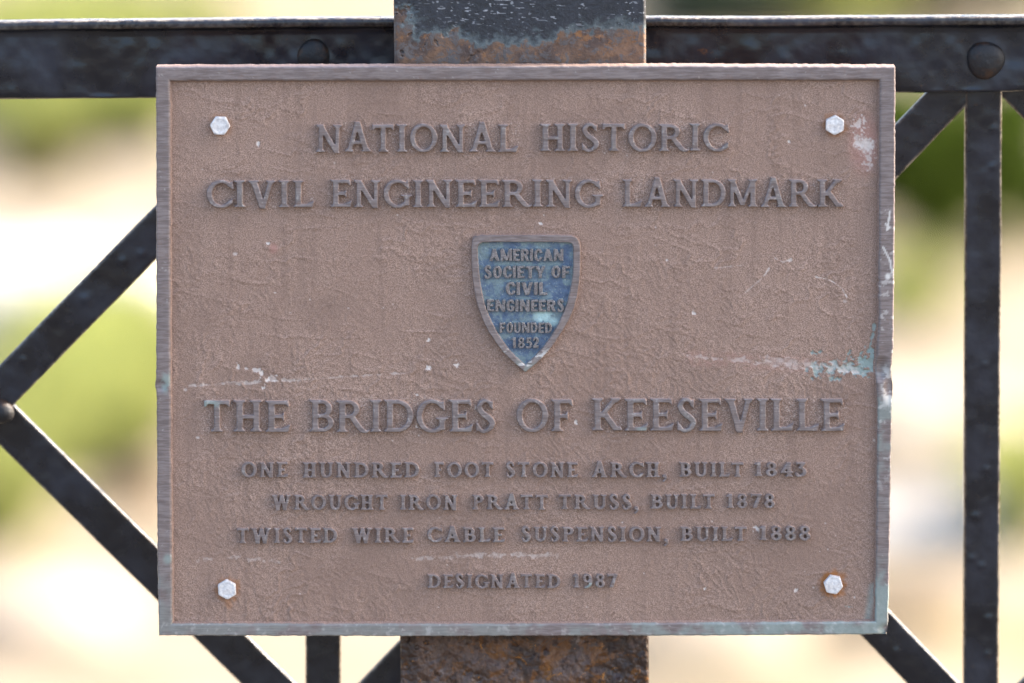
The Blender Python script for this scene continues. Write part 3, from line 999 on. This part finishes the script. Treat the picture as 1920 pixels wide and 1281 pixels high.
def glyph(ch, st):
    w, t, sf = st['w'], st['t'], st['s']
    e = w / 2 + sf                   # left edge of a serif to the stem centre
    sans = sf <= 0
    hv = st['h']
    bt = t * 1.02

    def arms(g, x, y, x1, up, d=0.17):
        """wedge serif at the free end of a horizontal arm"""
        if sans: return
        if st['w'] > .2:
            g.poly([(x1 - .10, y), (x1 + .03, y), (x1 + .03, y + up * .19), (x1 - .03, y + up * .18)])
            return
        g.poly([(x1 - .16, y), (x1 + .01, y), (x1 + .04, y + up * d * 1.25), (x1 - .015, y + up * d * 1.2)])

    if ch == 'I':
        g = G(2 * e, st); g.stem(e)
    elif ch == 'H':
        W_ = .78 if not sans else .66
        g = G(W_, st); g.stem(e); g.stem(W_ - e); g.rect(e, W_ - e, .5 - bt / 2 - .02, .5 + bt / 2 - .02)
    elif ch == 'N':
        W_ = .86 if not sans else .70
        a = sf + t / 2 + .02 if not sans else w / 2
        c = W_ - a
        tw = t * 1.15 if not sans else w
        g = G(W_, st); g.stem(a, tw, 0, 1, True, False); g.stem(c, tw, 0.0, 1, False, True)
        g.ln(a + .00 - (0 if sans else .03), 1, c - .0, 0 if sans else -.03, w * 1.12)
        if not sans:
            g.poly([(a - tw / 2 - sf, 1), (a + .1, 1), (a + .1, .93), (a - tw / 2, .88), (a - tw / 2 - sf, .945)])
    elif ch == 'M':
        W_ = 1.02 if not sans else .84
        a = sf + t / 2 + .01 if not sans else w / 2
        c = W_ - (e if not sans else w / 2)
        mid = W_ / 2
        g = G(W_, st); g.stem(a, t * 1.1 if not sans else w, 0, 1, True, not sans); g.stem(c, w, 0, 1, True, not sans)
        g.ln(a, 1, mid, 0.05, w * 1.02); g.ln(c, 1, mid, 0.05, t * 1.1 if not sans else w)
    elif ch == 'A':
        W_ = .88 if not sans else .72
        m_ = W_ / 2
        ap = 1.09 if not sans else 1.0
        lx = (sf + t / 2 + .01) if not sans else w / 2
        rx_ = W_ - (e if not sans else w / 2)
        g = G(W_, st)
        g.ln(lx, 0, m_ - .02, ap - .04, t * 1.25 if not sans else w); g.ln(rx_, 0, m_ + (.0 if not sans else -.02) - .02, ap, w * 1.12)
        g.rect(lx + .1, rx_ - .1, .27, .27 + bt)
        # keep the bar inside the legs
        g.serif(lx, 0, 1, t * 1.1); g.serif(rx_, 0, 1, w)
    elif ch in 'VWY':
        if ch == 'V':
            W_ = .84 if not sans else .70
            l, r, m_ = e - .02, W_ - (sf + t / 2 + .02), W_ / 2 + .0
            if sans: l, r = w / 2, W_ - w / 2
            g = G(W_, st); g.ln(l, 1, m_, -.05 if not sans else 0, w * 1.15); g.ln(r, 1, m_, -.05 if not sans else 0, t * 1.25 if not sans else w)
            g.serif(l, 1, -1, w); g.serif(r, 1, -1, t * 1.1)
        elif ch == 'W':
            W_ = 1.18
            l, m_, r = e - .02, W_ / 2, W_ - (sf + t / 2 + .02)
            g = G(W_, st)
            b1 = W_ * .32; b2 = W_ * .68
            g.ln(l, 1, b1, -.04, w * 1.1); g.ln(m_, .98, b1, -.04, t * 1.15); g.ln(m_, .98, b2, -.04, w * 1.1); g.ln(r, 1, b2, -.04, t * 1.15)
            g.serif(l, 1, -1, w); g.serif(r, 1, -1, t)
        else:
            W_ = .68
            g = G(W_, st); m_ = W_ / 2
            g.rect(m_ - w / 2, m_ + w / 2, 0, .5); g.ln(w / 2, 1, m_, .42, w * 1.05); g.ln(W_ - w / 2, 1, m_, .42, w * 1.05)
    elif ch == 'K':
        W_ = .86
        g = G(W_, st); g.stem(e)
        g.ln(e + w / 2 - .03, .40, W_ - .17, 1, t * 1.5); g.ln(e + .16, .58, W_ - .14, 0, w * 1.25)
        g.serif(W_ - .17, 1, -1, t, .15); g.serif(W_ - .13, 0, 1, w, .14)
    elif ch in 'EFL':
        W_ = {'E': .66, 'F': .62, 'L': .64}[ch] if not sans else .50
        g = G(W_, st); g.stem(e)
        hb = t if not sans else w * .85
        if ch in 'EF':
            g.rect(e, W_ - .06 if not sans else W_, 1 - hb, 1); arms(g, 0, 1, W_ - .05, -1)
            yb = .5 - hb / 2 + (.0 if ch == 'E' else -.02)
            g.rect(e, W_ - ((.16 if w < .2 else .20) if not sans else .06), yb, yb + hb)
            if not sans:
                xx = W_ - .16
                if w > .2:
                    g.rect(xx - .08, xx - .02, .5 - .09, .5 + .085)
                else:
                    g.poly([(xx - .09, .5), (xx - .03, .5 + .12), (xx + .015, .5 + .13), (xx + .015, .5 - .15), (xx - .03, .5 - .14)])
        if ch in 'EL':
            g.rect(e, W_ - .04 if not sans else W_, 0, hb)
            if not sans:
                g.poly([(W_ - .22, 0), (W_ - .03, 0), (W_ + .03, .25), (W_ - .03, .23), (W_ - .22, hb)])
    elif ch == 'T':
        W_ = .74 if not sans else .58
        g = G(W_, st); m_ = W_ / 2; g.stem(m_, w, 0, 1, True, False)
        hb = t if not sans else w * .85
        g.rect(.02 if not sans else 0, W_ - .02 if not sans else W_, 1 - hb, 1)
        if not sans:
            g.poly([(.02, 1), (.18, 1), (.08, .80), (.01, .79)]); g.poly([(W_ - .02, 1), (W_ - .18, 1), (W_ - .08, .80), (W_ - .01, .79)])
    elif ch in 'OQ':
        W_ = .90 if not sans else .60
        g = G(W_, st); g.ring(W_ / 2, .5, W_ / 2, .525, w * 1.02, t if not sans else w * .85)
    elif ch in 'CG':
        W_ = (.80 if ch == 'C' else .86) if not sans else .58
        rx_ = .46 if not sans else .32
        g = G(W_, st); g.ring(rx_, .5, rx_, .525, w * 1.05, t if not sans else w * .85)
        if sans:
            g.rect(rx_, 2, .33, .67, True)
            if ch == 'G': g.rect(W_ - w, W_, .08, .48); g.rect(rx_ - .02, W_, .34, .48)
        else:
            g.rect(.60, 2, .27, .75, True); g.rect(.80, 2, -1, 2, True)
            g.poly([(.66, .93), (.80, .97), (.83, .68), (.775, .66), (.70, .80)])
            if ch == 'C':
                g.poly([(.60, .14), (.72, .06), (.82, .30), (.77, .31), (.66, .2)])
            else:
                g.rect(.74 - w / 2, .74 + w / 2, .06, .44); g.serif(.74, .46, -1, w, w / 2 + .1)
    elif ch == 'D':
        W_ = .84 if not sans else .62
        g = G(W_, st); g.stem(e); g.bowl(e, W_ * .46, W_, 0, 1, w * 1.02, t if not sans else w * .85)
    elif ch == 'B':
        W_ = .70 if not sans else .58
        g = G(W_, st); g.stem(e); g.bowl(e, W_ * .52, W_ - .05, .50 - t / 2, 1); g.bowl(e, W_ * .52, W_, 0, .50 + t / 2)
    elif ch in 'PR':
        W_ = .68 if ch == 'P' else (.92 if not sans else .62)
        bw = .66 if not sans else .60
        g = G(W_, st); g.stem(e); g.bowl(e, bw * .54, bw, .44, 1, w * 1.0, t if not sans else w * .8)
        if ch == 'R':
            if sans:
                g.ln(.34, .46, W_ - w / 2, 0, w * 1.05)
            else:
                g.stroke([(.44, .50, w * .9), (.56, .30, w * 1.0), (.72, .09, w * .95), (.84, .035, t * .8), (.93, .055, t * .5)])
    elif ch == 'S':
        W_ = .58 if not sans else .54
        a = w * .95
        g = G(W_, st)
        x0, x1 = .03 + w / 2, W_ - w / 2 - .02
        m_ = W_ / 2
        g.stroke([(x1 - .01, .80, t * .8), (m_ + .09, .955, t * .95), (m_ - .06, .965, t), (x0 + .00, .80, w * .92), (x0 + .07, .62, w * 1.05), (m_ + .05, .48, w * 1.15), (x1 + .00, .33, w * 1.05), (x1 - .01, .17, w * .95), (m_ + .02, .035, t), (m_ - .12, .05, t), (x0 - .03, .20, t * .8)])
        if not sans:
            g.poly([(x1 - .06, .94), (x1 + .04, .98), (x1 + .045, .70), (x1 + .005, .70)]); g.poly([(x0 + .04, .06), (x0 - .08, .02), (x0 - .085, .30), (x0 - .04, .30)])
    elif ch == 'U':
        W_ = .80 if not sans else .60
        l, r = e, W_ - (sf + t / 2 if not sans else w / 2)
        tw = t * 1.15 if not sans else w
        g = G(W_, st); g.stem(l, w, .3, 1, False, True); g.stem(r, tw, .3, 1, False, True)
        lo, hi = l - w / 2, r + tw / 2
        cx = (lo + hi) / 2; rx_ = (hi - lo) / 2
        m = g.ell(cx, .32, rx_, .345) & ~g.ell(cx + (w - tw) / 2, .32, rx_ - (w + tw) / 2, .345 - t * 1.1) & (g.Y < .33)
        g.M |= m
    elif ch == '1':
        W_ = .42
        g = G(W_, st); g.stem(W_ / 2, w, 0, 1, True, False)
        g.poly([(W_ / 2 - w / 2 - .14, .80), (W_ / 2 - w / 2 - .13, .87), (W_ / 2 - .02, 1.0), (W_ / 2 + w / 2, 1), (W_ / 2, .8)])
    elif ch == '8':
        W_ = .60
        g = G(W_, st); g.ring(.30, .74, .25, .275, w * .85, t * .95); g.ring(.30, .27, .29, .29, w * .95, t)
    elif ch == '7':
        W_ = .60
        g = G(W_, st); g.rect(.03, W_, 1 - t * 1.2, 1); g.ln(W_ - .07, .98, .24, 0, w * 1.1)
        if not sans: g.poly([(.02, 1), (.14, 1), (.07, .76), (.01, .76)])
    elif ch == '4':
        W_ = .64
        g = G(W_, st); g.stem(.44, w, 0, 1, True, False); g.rect(.02, W_, .24, .24 + t); g.ln(.08, .27, .42, 1, t * 1.4)
    elif ch == '3':
        W_ = .56
        g = G(W_, st)
        g.rect(.06, .50, 1 - t * 1.05, 1); g.ln(.44, .97, .24, .60, t * 1.5)
        if not sans: g.poly([(.05, 1), (.16, 1), (.09, .78), (.04, .78)])
        g.stroke([(.22, .60, t), (.36, .57, t * 1.1), (.46, .40, w), (.44, .18, w), (.30, .04, t), (.14, .05, t * 1.1), (.07, .16, w * .9)])
    elif ch == '5':
        W_ = .54
        g = G(W_, st); g.rect(.10, .50, 1 - t * 1.1, 1); g.rect(.10, .10 + t, .5, 1)
        g.stroke([(.15, .56, t), (.32, .60, t), (.45, .42, w), (.44, .20, w), (.28, .05, t), (.10, .10, t * 1.1)])
    elif ch == '2':
        W_ = .54
        g = G(W_, st); g.stroke([(.10, .76, w * .9), (.20, .94, t), (.36, .92, t), (.43, .72, w), (.34, .48, w * .95), (.10, .12, t)]); g.rect(.05, .52, 0, t * 1.2)
    elif ch == '9':
        W_ = .60
        g = G(W_, st); g.ring(.29, .68, .27, .335, w * .92, t)
        g.stroke([(.49, .60, w * .85), (.47, .30, w * .95), (.36, .08, w * .8), (.16, -.02, t)])
    elif ch == ',':
        W_ = .24
        g = G(W_, st); g.M |= g.ell(.12, .08, .13, .12); g.stroke([(.18, .06, .15), (.17, -.12, .14), (.05, -.27, .11)])
    else:
        raise ValueError(ch)
    return g


STY = {
    'serif': dict(w=.172, t=.122, s=.082, h=.060, gap=.075, hgt=.0036, sig=.015, stride=2),
    'small': dict(w=.215, t=.150, s=.085, h=.080, gap=.130, hgt=.0030, sig=.022, stride=2),
    'shield': dict(w=.215, t=.170, s=0.0, h=.0, gap=.085, hgt=.0022, sig=.022, stride=2),
}
CACHE = {}


def relief(ch, sty):
    if (ch, sty) not in CACHE:
        st = STY[sty]
        g = glyph(ch, st)
        f = blur(g.M.astype(float), st['sig'] * RES)
        k = st['stride']
        CACHE[(ch, sty)] = (g, f[::k, ::k], g.X[::k, ::k], g.Y[::k, ::k])
    return CACHE[(ch, sty)]


wob = np.random.RandomState(5)


def set_words(words, sty, name, mat, parent, base, label=None):
    st = STY[sty]
    b = Bag()
    for (txt, x0, x1, yb, yt) in words:
        cap = yb - yt
        kern = {'AT': -.06, 'TA': -.06, 'LT': -.05, 'AV': -.08, 'RA': -.03, 'ET': 0.0, 'RI': -.04, 'RK': -.04, 'TY': -.03}
        xs_, cur = [], 0.0
        for i, c in enumerate(txt):
            if i:
                cur += st['gap'] + kern.get(txt[i - 1] + c, 0)
            xs_.append(cur)
            cur += relief(c, sty)[0].adv
        kx = (x1 - x0) / cur
        for c, xo in zip(txt, xs_):
            g, f, X, Y = relief(c, sty)
            jx, jy, ja = wob.normal(0, .006), wob.normal(0, .006), wob.normal(0, .006)
            jh = 1 + wob.normal(0, .05)
            ppx = x0 + (xo + X + jx + ja * Y) * kx
            ppy = yb - (Y + jy - ja * X) * cap
            edge_n = (fbm(ppx, ppy, 5, 3, 400) - .5) * .26
            ff = f + edge_n * (f > .02) * (f < .98)
            hh = sstep(0.16, 0.70, ff)
            w = at(ppx, ppy, 0)
            w[..., 1] = base - hh * st['hgt'] * jh + 0.0006 * (1 - sstep(0, .2, hh)) \
                - hh * (fbm(ppx, ppy, 12, 3, 401) - .5) * 0.0005
            keep = f > .02
            cell = keep[:-1, :-1] | keep[1:, :-1] | keep[:-1, 1:] | keep[1:, 1:]
            pat = sstep(.66, .80, fbm(ppx, ppy, 46, 3, 402)) * .12
            pat = np.maximum(pat, sstep(1.2, .3, np.hypot((ppx - 392) / 26, (ppy - 756) / 10)) * .9)
            pat = np.maximum(pat, sstep(1.2, .3, np.hypot((ppx - 1107) / 14, (ppy - 1097) / 7)) * .9)
            pat = np.maximum(pat, sstep(1.2, .3, np.hypot((ppx - 1204) / 14, (ppy - 803) / 5)) * .7)
            bri = sstep(.74, .80, fbm(ppx, ppy, 6, 3, 403)) * .2
            b.grid(w, cell, dict(top=hh, patina=pat, bright=bri), flip=True)
    o = b.build(name, mat, parent)
    if label: o['label'] = label
    return o


for st, ws in LINES:
    txt = ' '.join(w[0] for w in ws)
    set_words(ws, st, 'raised_lettering', M_METAL, plaque, 0.0, 'raised line of capitals reading ' + txt)

# ------------------------------------------------------------------ shield emblem
q = lambda pts: [(870 + x / 4.743, 430 + y / 4.743) for x, y in pts]
OUT = q([(110, 47), (300, 44), (545, 43), (800, 44), (965, 50), (1005, 72), (1028, 115), (1036, 190), (1035, 330), (1026, 460), (1008, 580), (980, 690), (938, 790), (880, 890), (820, 985), (750, 1080), (650, 1180), (545, 1266),
         (445, 1180), (350, 1090), (285, 1005), (220, 910), (170, 810), (128, 700), (98, 580), (78, 450), (68, 320), (66, 200), (70, 110), (84, 66)])
INN = q([(160, 112), (350, 108), (545, 107), (760, 109), (930, 112), (962, 125), (972, 160), (972, 280), (965, 400), (945, 530), (915, 650), (880, 740), (830, 850), (765, 955), (690, 1055), (620, 1130), (545, 1200),
         (470, 1135), (400, 1060), (345, 985), (292, 900), (245, 815), (208, 725), (175, 620), (152, 500), (135, 370), (125, 250), (121, 165), (132, 130)])
sx = np.arange(862, 1108, 0.75); sy = np.arange(424, 712, 0.75)
SXg, SYg = np.meshgrid(sx, sy)


def inpoly(pts, X, Y):
    m = np.zeros(X.shape, bool)
    k = len(pts)
    for i in range(k):
        (xa, ya), (xb, yb) = pts[i], pts[(i + 1) % k]
        if ya == yb: continue
        m ^= ((Y < ya) != (Y < yb)) & (X < (xb - xa) * (Y - ya) / (yb - ya) + xa)
    return m.astype(float)


mo = blur(inpoly(OUT, SXg, SYg), 2.2); mi = blur(inpoly(INN, SXg, SYg), 1.6)
nse = (fbm(SXg, SYg, 7, 3, 500) - .5) * .16
ho = sstep(.12, .72, mo + nse * (mo < .95)); hi_ = sstep(.2, .75, mi + nse * .7 * (mi < .95) * (mi > .03))
hh = ho * (1 - hi_)
Wsh = at(SXg, SYg, 0.0)
SH = 0.0040
Wsh[..., 1] = 0.0005 - hh * (SH + 0.0005) - hh * (fbm(SXg, SYg, 14, 3, 501) - .5) * .0005
cell = (mo[:-1, :-1] > .02) & (mi[:-1, :-1] < .985)
b = Bag()
brg = sstep(.6, .72, fbm(SXg * .5, SYg * 2 + SXg * .4, 7, 3, 502)) * sstep(640, 670, SYg) * .7
ptn = sstep(655, 690, SYg) * .6 * sstep(.35, .6, fbm(SXg, SYg, 16, 3, 503))
b.grid(Wsh, cell, dict(top=hh, patina=ptn, bright=brg), flip=False)
shield = b.build('shield_emblem', M_METAL, plaque)
shield['label'] = 'raised shield badge with bronze rim and blue enamel centre'
we = at(SXg, SYg, 0.0)
EN = 0.0013
we[..., 1] = -EN - (fbm(SXg, SYg, 9, 3, 504) - .5) * .0007 - sstep(.8, .3, mi) * .0004
cell = mi[:-1, :-1] > .12
near = np.zeros_like(SXg)
for ws in SHIELD_LINES:
    for w, x0, x1, yb, yt in ws:
        near = np.maximum(near, sstep(0, 1, np.minimum(np.minimum(SXg - x0 + 4, x1 + 4 - SXg), np.minimum(SYg - yt + 3, yb + 5 - SYg)) / 4))
en = fbm(SXg, SYg, 26, 4, 505, .6)
worn = sstep(.46, .66, en + .10 * sstep(640, 460, SYg) + .02) * .8
worn = np.maximum(worn * (1 - .65 * near), sstep(.8, .5, mi) * .9)
pt = sstep(1.25, .4, np.hypot((SXg - 1018) / 20, (SYg - 593) / 14)) * sstep(.3, .5, fbm(SXg, SYg, 9, 3, 506))
pt = np.maximum(pt, sstep(1.2, .4, np.hypot((SXg - 1036) / 12, (SYg - 603) / 10)) * .7)
b = Bag()
b.grid(we, cell, dict(worn=worn, patina=pt), flip=False)
b.build('enamel_field', M_ENAMEL, shield)
for ws in SHIELD_LINES:
    o = set_words(ws, 'shield', 'raised_lettering', M_SLET, shield, -EN, 'small raised capitals on blue enamel reading ' + ' '.join(w[0] for w in ws))


# ------------------------------------------------------------------ bolts
def bolt(px, py, rot, seed):
    c = at(px, py, 0.0)
    n = 72
    a = np.linspace(0, 2 * np.pi, n + 1)
    ap = 16.6 * S                                        # apothem
    k = (a + R(rot)) % (np.pi / 3) - np.pi / 6
    hexr = ap / np.cos(k)
    hexr = np.minimum(hexr, ap * 1.135)
    H = 0.0038
    rr = [(hexr, .0004), (hexr, -H + .0009), (np.minimum(hexr, ap * 1.09), -H + .0004), (np.minimum(hexr * .97, ap * 1.03), -H + .0001), (np.full(n + 1, ap * .93), -H),
          (np.full(n + 1, ap * .80), -H), (np.full(n + 1, ap * .72), -H + .00012), (np.full(n + 1, ap * .60), -H + .0001), (np.full(n + 1, ap * .35), -H + .0001), (np.full(n + 1, ap * .01), -H + .0001)]
    W = np.zeros((len(rr), n + 1, 3)); er = np.zeros((len(rr), n + 1))
    for i, (r, y) in enumerate(rr):
        r = r * (1 + 0.015 * np.sin(2 * a + seed))
        W[i, :, 0] = c[0] + r * np.cos(a); W[i, :, 2] = c[2] + r * np.sin(a)
        W[i, :, 1] = y - (fbm(np.cos(a) * r / S + 50 + px, np.sin(a) * r / S + 50, 9, 2, 600) - .5) * .0004 * (i > 1)
        er[i] = (.8 if i == 0 else .25 if i == 1 else 0.05) * sstep(-.6, .5, -np.sin(a))
    b = Bag(); b.grid(W, None, dict(edge_rust=er))
    return b.build('bolt', M_BOLT, plaque, smooth=True)


for i, (x, y, r) in enumerate(BOLTS):
    o = bolt(x, y, r, i * 1.7)
    o.data.set_sharp_from_angle(angle=R(28))
for o in plaque.children:
    o.matrix_parent_inverse = plaque.matrix_basis.inverted()

# ================================================================== BACKGROUND: sunlit bank below the bridge
LEAF = {
    'yellow': mat_leaf('sunlit_yellow_green_leaf', (0.265, 0.280, 0.100), (0.39, 0.42, 0.125)),
    'mid': mat_leaf('mid_green_leaf', (0.080, 0.100, 0.028), (0.11, 0.145, 0.035)),
    'dark': mat_leaf('deep_green_leaf', (0.060, 0.088, 0.018), (0.09, 0.14, 0.02)),
    'grey': mat_leaf('grey_green_leaf', (0.085, 0.11, 0.085), (0.08, 0.11, 0.07)),
    'olive': mat_leaf('dry_olive_leaf', (0.16, 0.135, 0.045), (0.20, 0.18, 0.05)),
}


def leaves(n, fn, size, rng):
    """n leaf quads at points fn(rng) with random tilt"""
    P = np.array([fn(rng) for _ in range(n)])
    a = rng.normal(size=(n, 3)); a /= np.linalg.norm(a, axis=1)[:, None]
    c = rng.normal(size=(n, 3)); c -= (c * a).sum(1)[:, None] * a; c /= np.linalg.norm(c, axis=1)[:, None]
    sz = size * rng.uniform(.6, 1.3, n)[:, None]
    V = np.stack([P - a * sz, P + c * sz * .45, P + a * sz, P - c * sz * .45], 1).reshape(-1, 3)
    F = np.arange(4 * n).reshape(n, 4)
    return V, F


def tube(b, p, q_, r0, r1, k=7):
    p = np.array(p); q_ = np.array(q_)
    d = q_ - p; d /= np.linalg.norm(d)
    u = np.cross(d, [0.3, .9, .1]); u /= np.linalg.norm(u); v = np.cross(d, u)
    a = np.linspace(0, 2 * np.pi, k + 1)
    W = np.stack([p + r0 * (np.cos(a)[:, None] * u + np.sin(a)[:, None] * v), q_ + r1 * (np.cos(a)[:, None] * u + np.sin(a)[:, None] * v)], 0)
    b.grid(W)


def shrub(px, py, wpx, hpx, kind, label, seed, n=1500, group='shrubs on the sunlit bank'):
    g = ground_at(px, py)
    dist = np.linalg.norm(g - CAM)
    m = S * dist / DIST
    w, h = wpx * m, hpx * m
    gz = ground_z(g[0], g[1])
    rng = np.random.RandomState(seed)
    cl = [(rng.uniform(-.36, .36) * w, rng.uniform(-.3, .3) * w, h * rng.uniform(.25, .78), rng.uniform(.20, .32) * min(w, h * 1.3)) for _ in range(9)]

    def fn(r):
        x, y, z, s_ = cl[r.randint(len(cl))]
        d = r.normal(size=3); d /= np.linalg.norm(d)
        d *= s_ * r.uniform(.45, 1.05)
        return (x + d[0], y + d[1], max(z + d[2] * .9, 0.03))
    root = empty('shrub', (g[0], g[1], gz), label, 'shrub', None)
    V, F = leaves(n, fn, 0.055 + 0.03 * h, rng)
    b = Bag(); b.add(V, F)
    b.build('foliage', LEAF[kind], root, smooth=False)
    b = Bag()
    for x, y, z, s_ in cl[:6]:
        mid = (x * .4, y * .4, z * .5)
        tube(b, (x * .08, y * .08, -.08), mid, .018 + .012 * h, .012 + .006 * h); tube(b, mid, (x, y, z), .012 + .006 * h, .004)
    b.build('stem', M_BARK, root)
    return root


def boulder(px, py, wpx, hpx, base, label, seed, tilt=0.0):
    g = ground_at(px, py)
    dist = np.linalg.norm(g - CAM)
    m = S * dist / DIST
    w, h = wpx * m, hpx * m
    gz = ground_z(g[0], g[1])
    nu, nv = 48, 26
    u = np.linspace(0, 2 * np.pi, nu + 1); v = np.linspace(-.5 * np.pi, .5 * np.pi, nv)
    U, V = np.meshgrid(u, v)
    ex = 0.75
    cu, su, cv, sv = np.cos(U), np.sin(U), np.cos(V), np.sin(V)
    p = lambda x: np.sign(x) * np.abs(x) ** ex
    X = p(cv) * p(cu); Y = p(cv) * p(su); Z = p(sv)
    nz = fbm(X * 3 + 20 + seed, Y * 3 + Z * 2.4 + 20, 1.3, 4, 700 + seed) - .5
    nz[:, -1] = nz[:, 0]
    k = 1 + .55 * nz
    Pp = np.stack([X * w / 2 * k, Y * w * .38 * k, (Z * .62 + .38) * h * k + X * tilt * w / 2], -1)
    b = Bag(); b.grid(Pp, flip=True)
    o = b.build('boulder', mat_rock(base), None)
    o.location = (g[0], g[1], gz - .02)
    tag(o, label, 'rock')
    return o


def grass(regions, name, mat, label, seed):
    """blades scattered over patches of the bank: (px, py, rx, ry, count, height)"""
    rng = np.random.RandomState(seed)
    VV, FF, n = [], [], 0
    for px, py, rx, ry, cnt, hh in regions:
        r = np.sqrt(rng.rand(cnt)); a = rng.rand(cnt) * 2 * np.pi
        g = ground_at(px + rx * r * np.cos(a), py + ry * r * np.sin(a))
        zz = (fbm(g[:, 0], g[:, 1], 5.0, 4, 3) - .5) * .35 * sstep(8, 16, g[:, 1]) + GZ
        g[:, 2] = zz - .02
        d = rng.normal(size=(cnt, 3)) * [1, 1, 0]; d /= np.linalg.norm(d, axis=1)[:, None]
        H = hh * rng.uniform(.5, 1.2, cnt)[:, None]
        bw = .02 * rng.uniform(.7, 1.5, cnt)[:, None]
        lean = rng.normal(size=(cnt, 3)) * [.35, .35, 0] * H
        tip = g + lean + H * [0, 0, 1]
        mid = g + lean * .35 + H * .55 * np.array([0, 0, 1])
        V = np.stack([g - d * bw, g + d * bw, mid + d * bw * .8, mid - d * bw * .8, tip], 1)
        VV.append(V.reshape(-1, 3))
        base = n + 5 * np.arange(cnt)[:, None]
        FF.append(np.hstack([base, base + 1, base + 2, base + 3]))
        FF.append(None); FF[-1] = np.hstack([base + 3, base + 2, base + 4, base + 4])[:, :3]
        n += 5 * cnt
    V = np.concatenate(VV)
    me = raw_mesh(name, V, [np.concatenate(FF[0::2]), np.concatenate(FF[1::2])], False)
    o = link(name, me, None, mat)
    return tag(o, label, 'grass', None, 'stuff')


grass([(150, 150, 260, 130, 9000, .5), (190, 720, 120, 60, 3500, .45), (80, 850, 150, 60, 4000, .4), (250, 800, 80, 60, 2500, .45), (10, 960, 70, 70, 1800, .4), (1705, 600, 60, 22, 700, .3),
       (1915, 1010, 40, 70, 1200, .4), (1500, 20, 300, 60, 6000, .5)],
      'meadow_grass', LEAF['yellow'], 'blurred yellow green grass in sunlit patches on the bank', 51)

shrub(60, 120, 330, 190, 'yellow', 'pale yellow green shrub out of focus above the rail at far left', 1)
shrub(330, 110, 330, 170, 'yellow', 'yellow green shrub out of focus above the rail left of the post', 2)
shrub(255, 285, 150, 120, 'mid', 'green shrub beneath the top rail beside the upper left plaque corner', 3, 900)
shrub(75, 345, 130, 90, 'olive', 'dry brown shrub at left between top rail and white sand', 4, 600)
shrub(275, 690, 90, 110, 'mid', 'green shrub touching the left plaque edge above the dented rim', 5, 700)
shrub(235, 900, 120, 110, 'mid', 'olive green shrub behind the lower left diagonal bar', 6, 700)
shrub(0, 1010, 90, 110, 'mid', 'small green shrub at the left picture edge below the crossing bars', 7, 500)
shrub(1430, 90, 470, 330, 'grey', 'grey green shrub seen above the rail right of the post', 8, 4500)
shrub(1830, 90, 300, 330, 'mid', 'bright green shrub above the rail at the right picture edge', 9, 3000)
shrub(1690, 215, 70, 60, 'yellow', 'yellow shrub in the gap right of the plaque under the rail', 10, 700)
shrub(1780, 510, 400, 450, 'dark', 'dark green shrub behind the upright bar right of the plaque', 11, 3500)
shrub(1930, 480, 190, 330, 'dark', 'tall dark green shrub at the right picture edge', 12, 2200)
shrub(1720, 615, 80, 70, 'yellow', 'yellow green shrub in front of the dark one right of the plaque', 13, 800)
shrub(1925, 1060, 70, 120, 'mid', 'small green shrub at the lower right picture edge', 14, 500)

boulder(100, 630, 520, 170, (.66, .61, .54), 'big white sunlit boulder behind the left diagonal bars', 21)
boulder(20, 1180, 420, 90, (.38, .32, .25), 'pale cream boulder in the lower left corner', 22)
boulder(1745, 840, 420, 110, (.42, .36, .28), 'cream boulder right of the plaque below the yellow shrub', 23, .03)
boulder(1780, 1000, 480, 50, (.60, .56, .51), 'whitish low slab of rock right of the lower plaque edge', 24, .10)
boulder(1330, 1230, 360, 90, (.36, .30, .22), 'low cream rock under the plaque right of the post', 25)
boulder(1700, 1180, 260, 70, (.22, .155, .09), 'tan rock beside the lower right plaque corner', 26)
boulder(270, 960, 130, 90, (.24, .17, .105), 'brown rock beside the lower left plaque edge', 27)
boulder(1245, 25, 80, 60, (.30, .25, .18), 'beige rock seen above the rail right beside the post', 28)
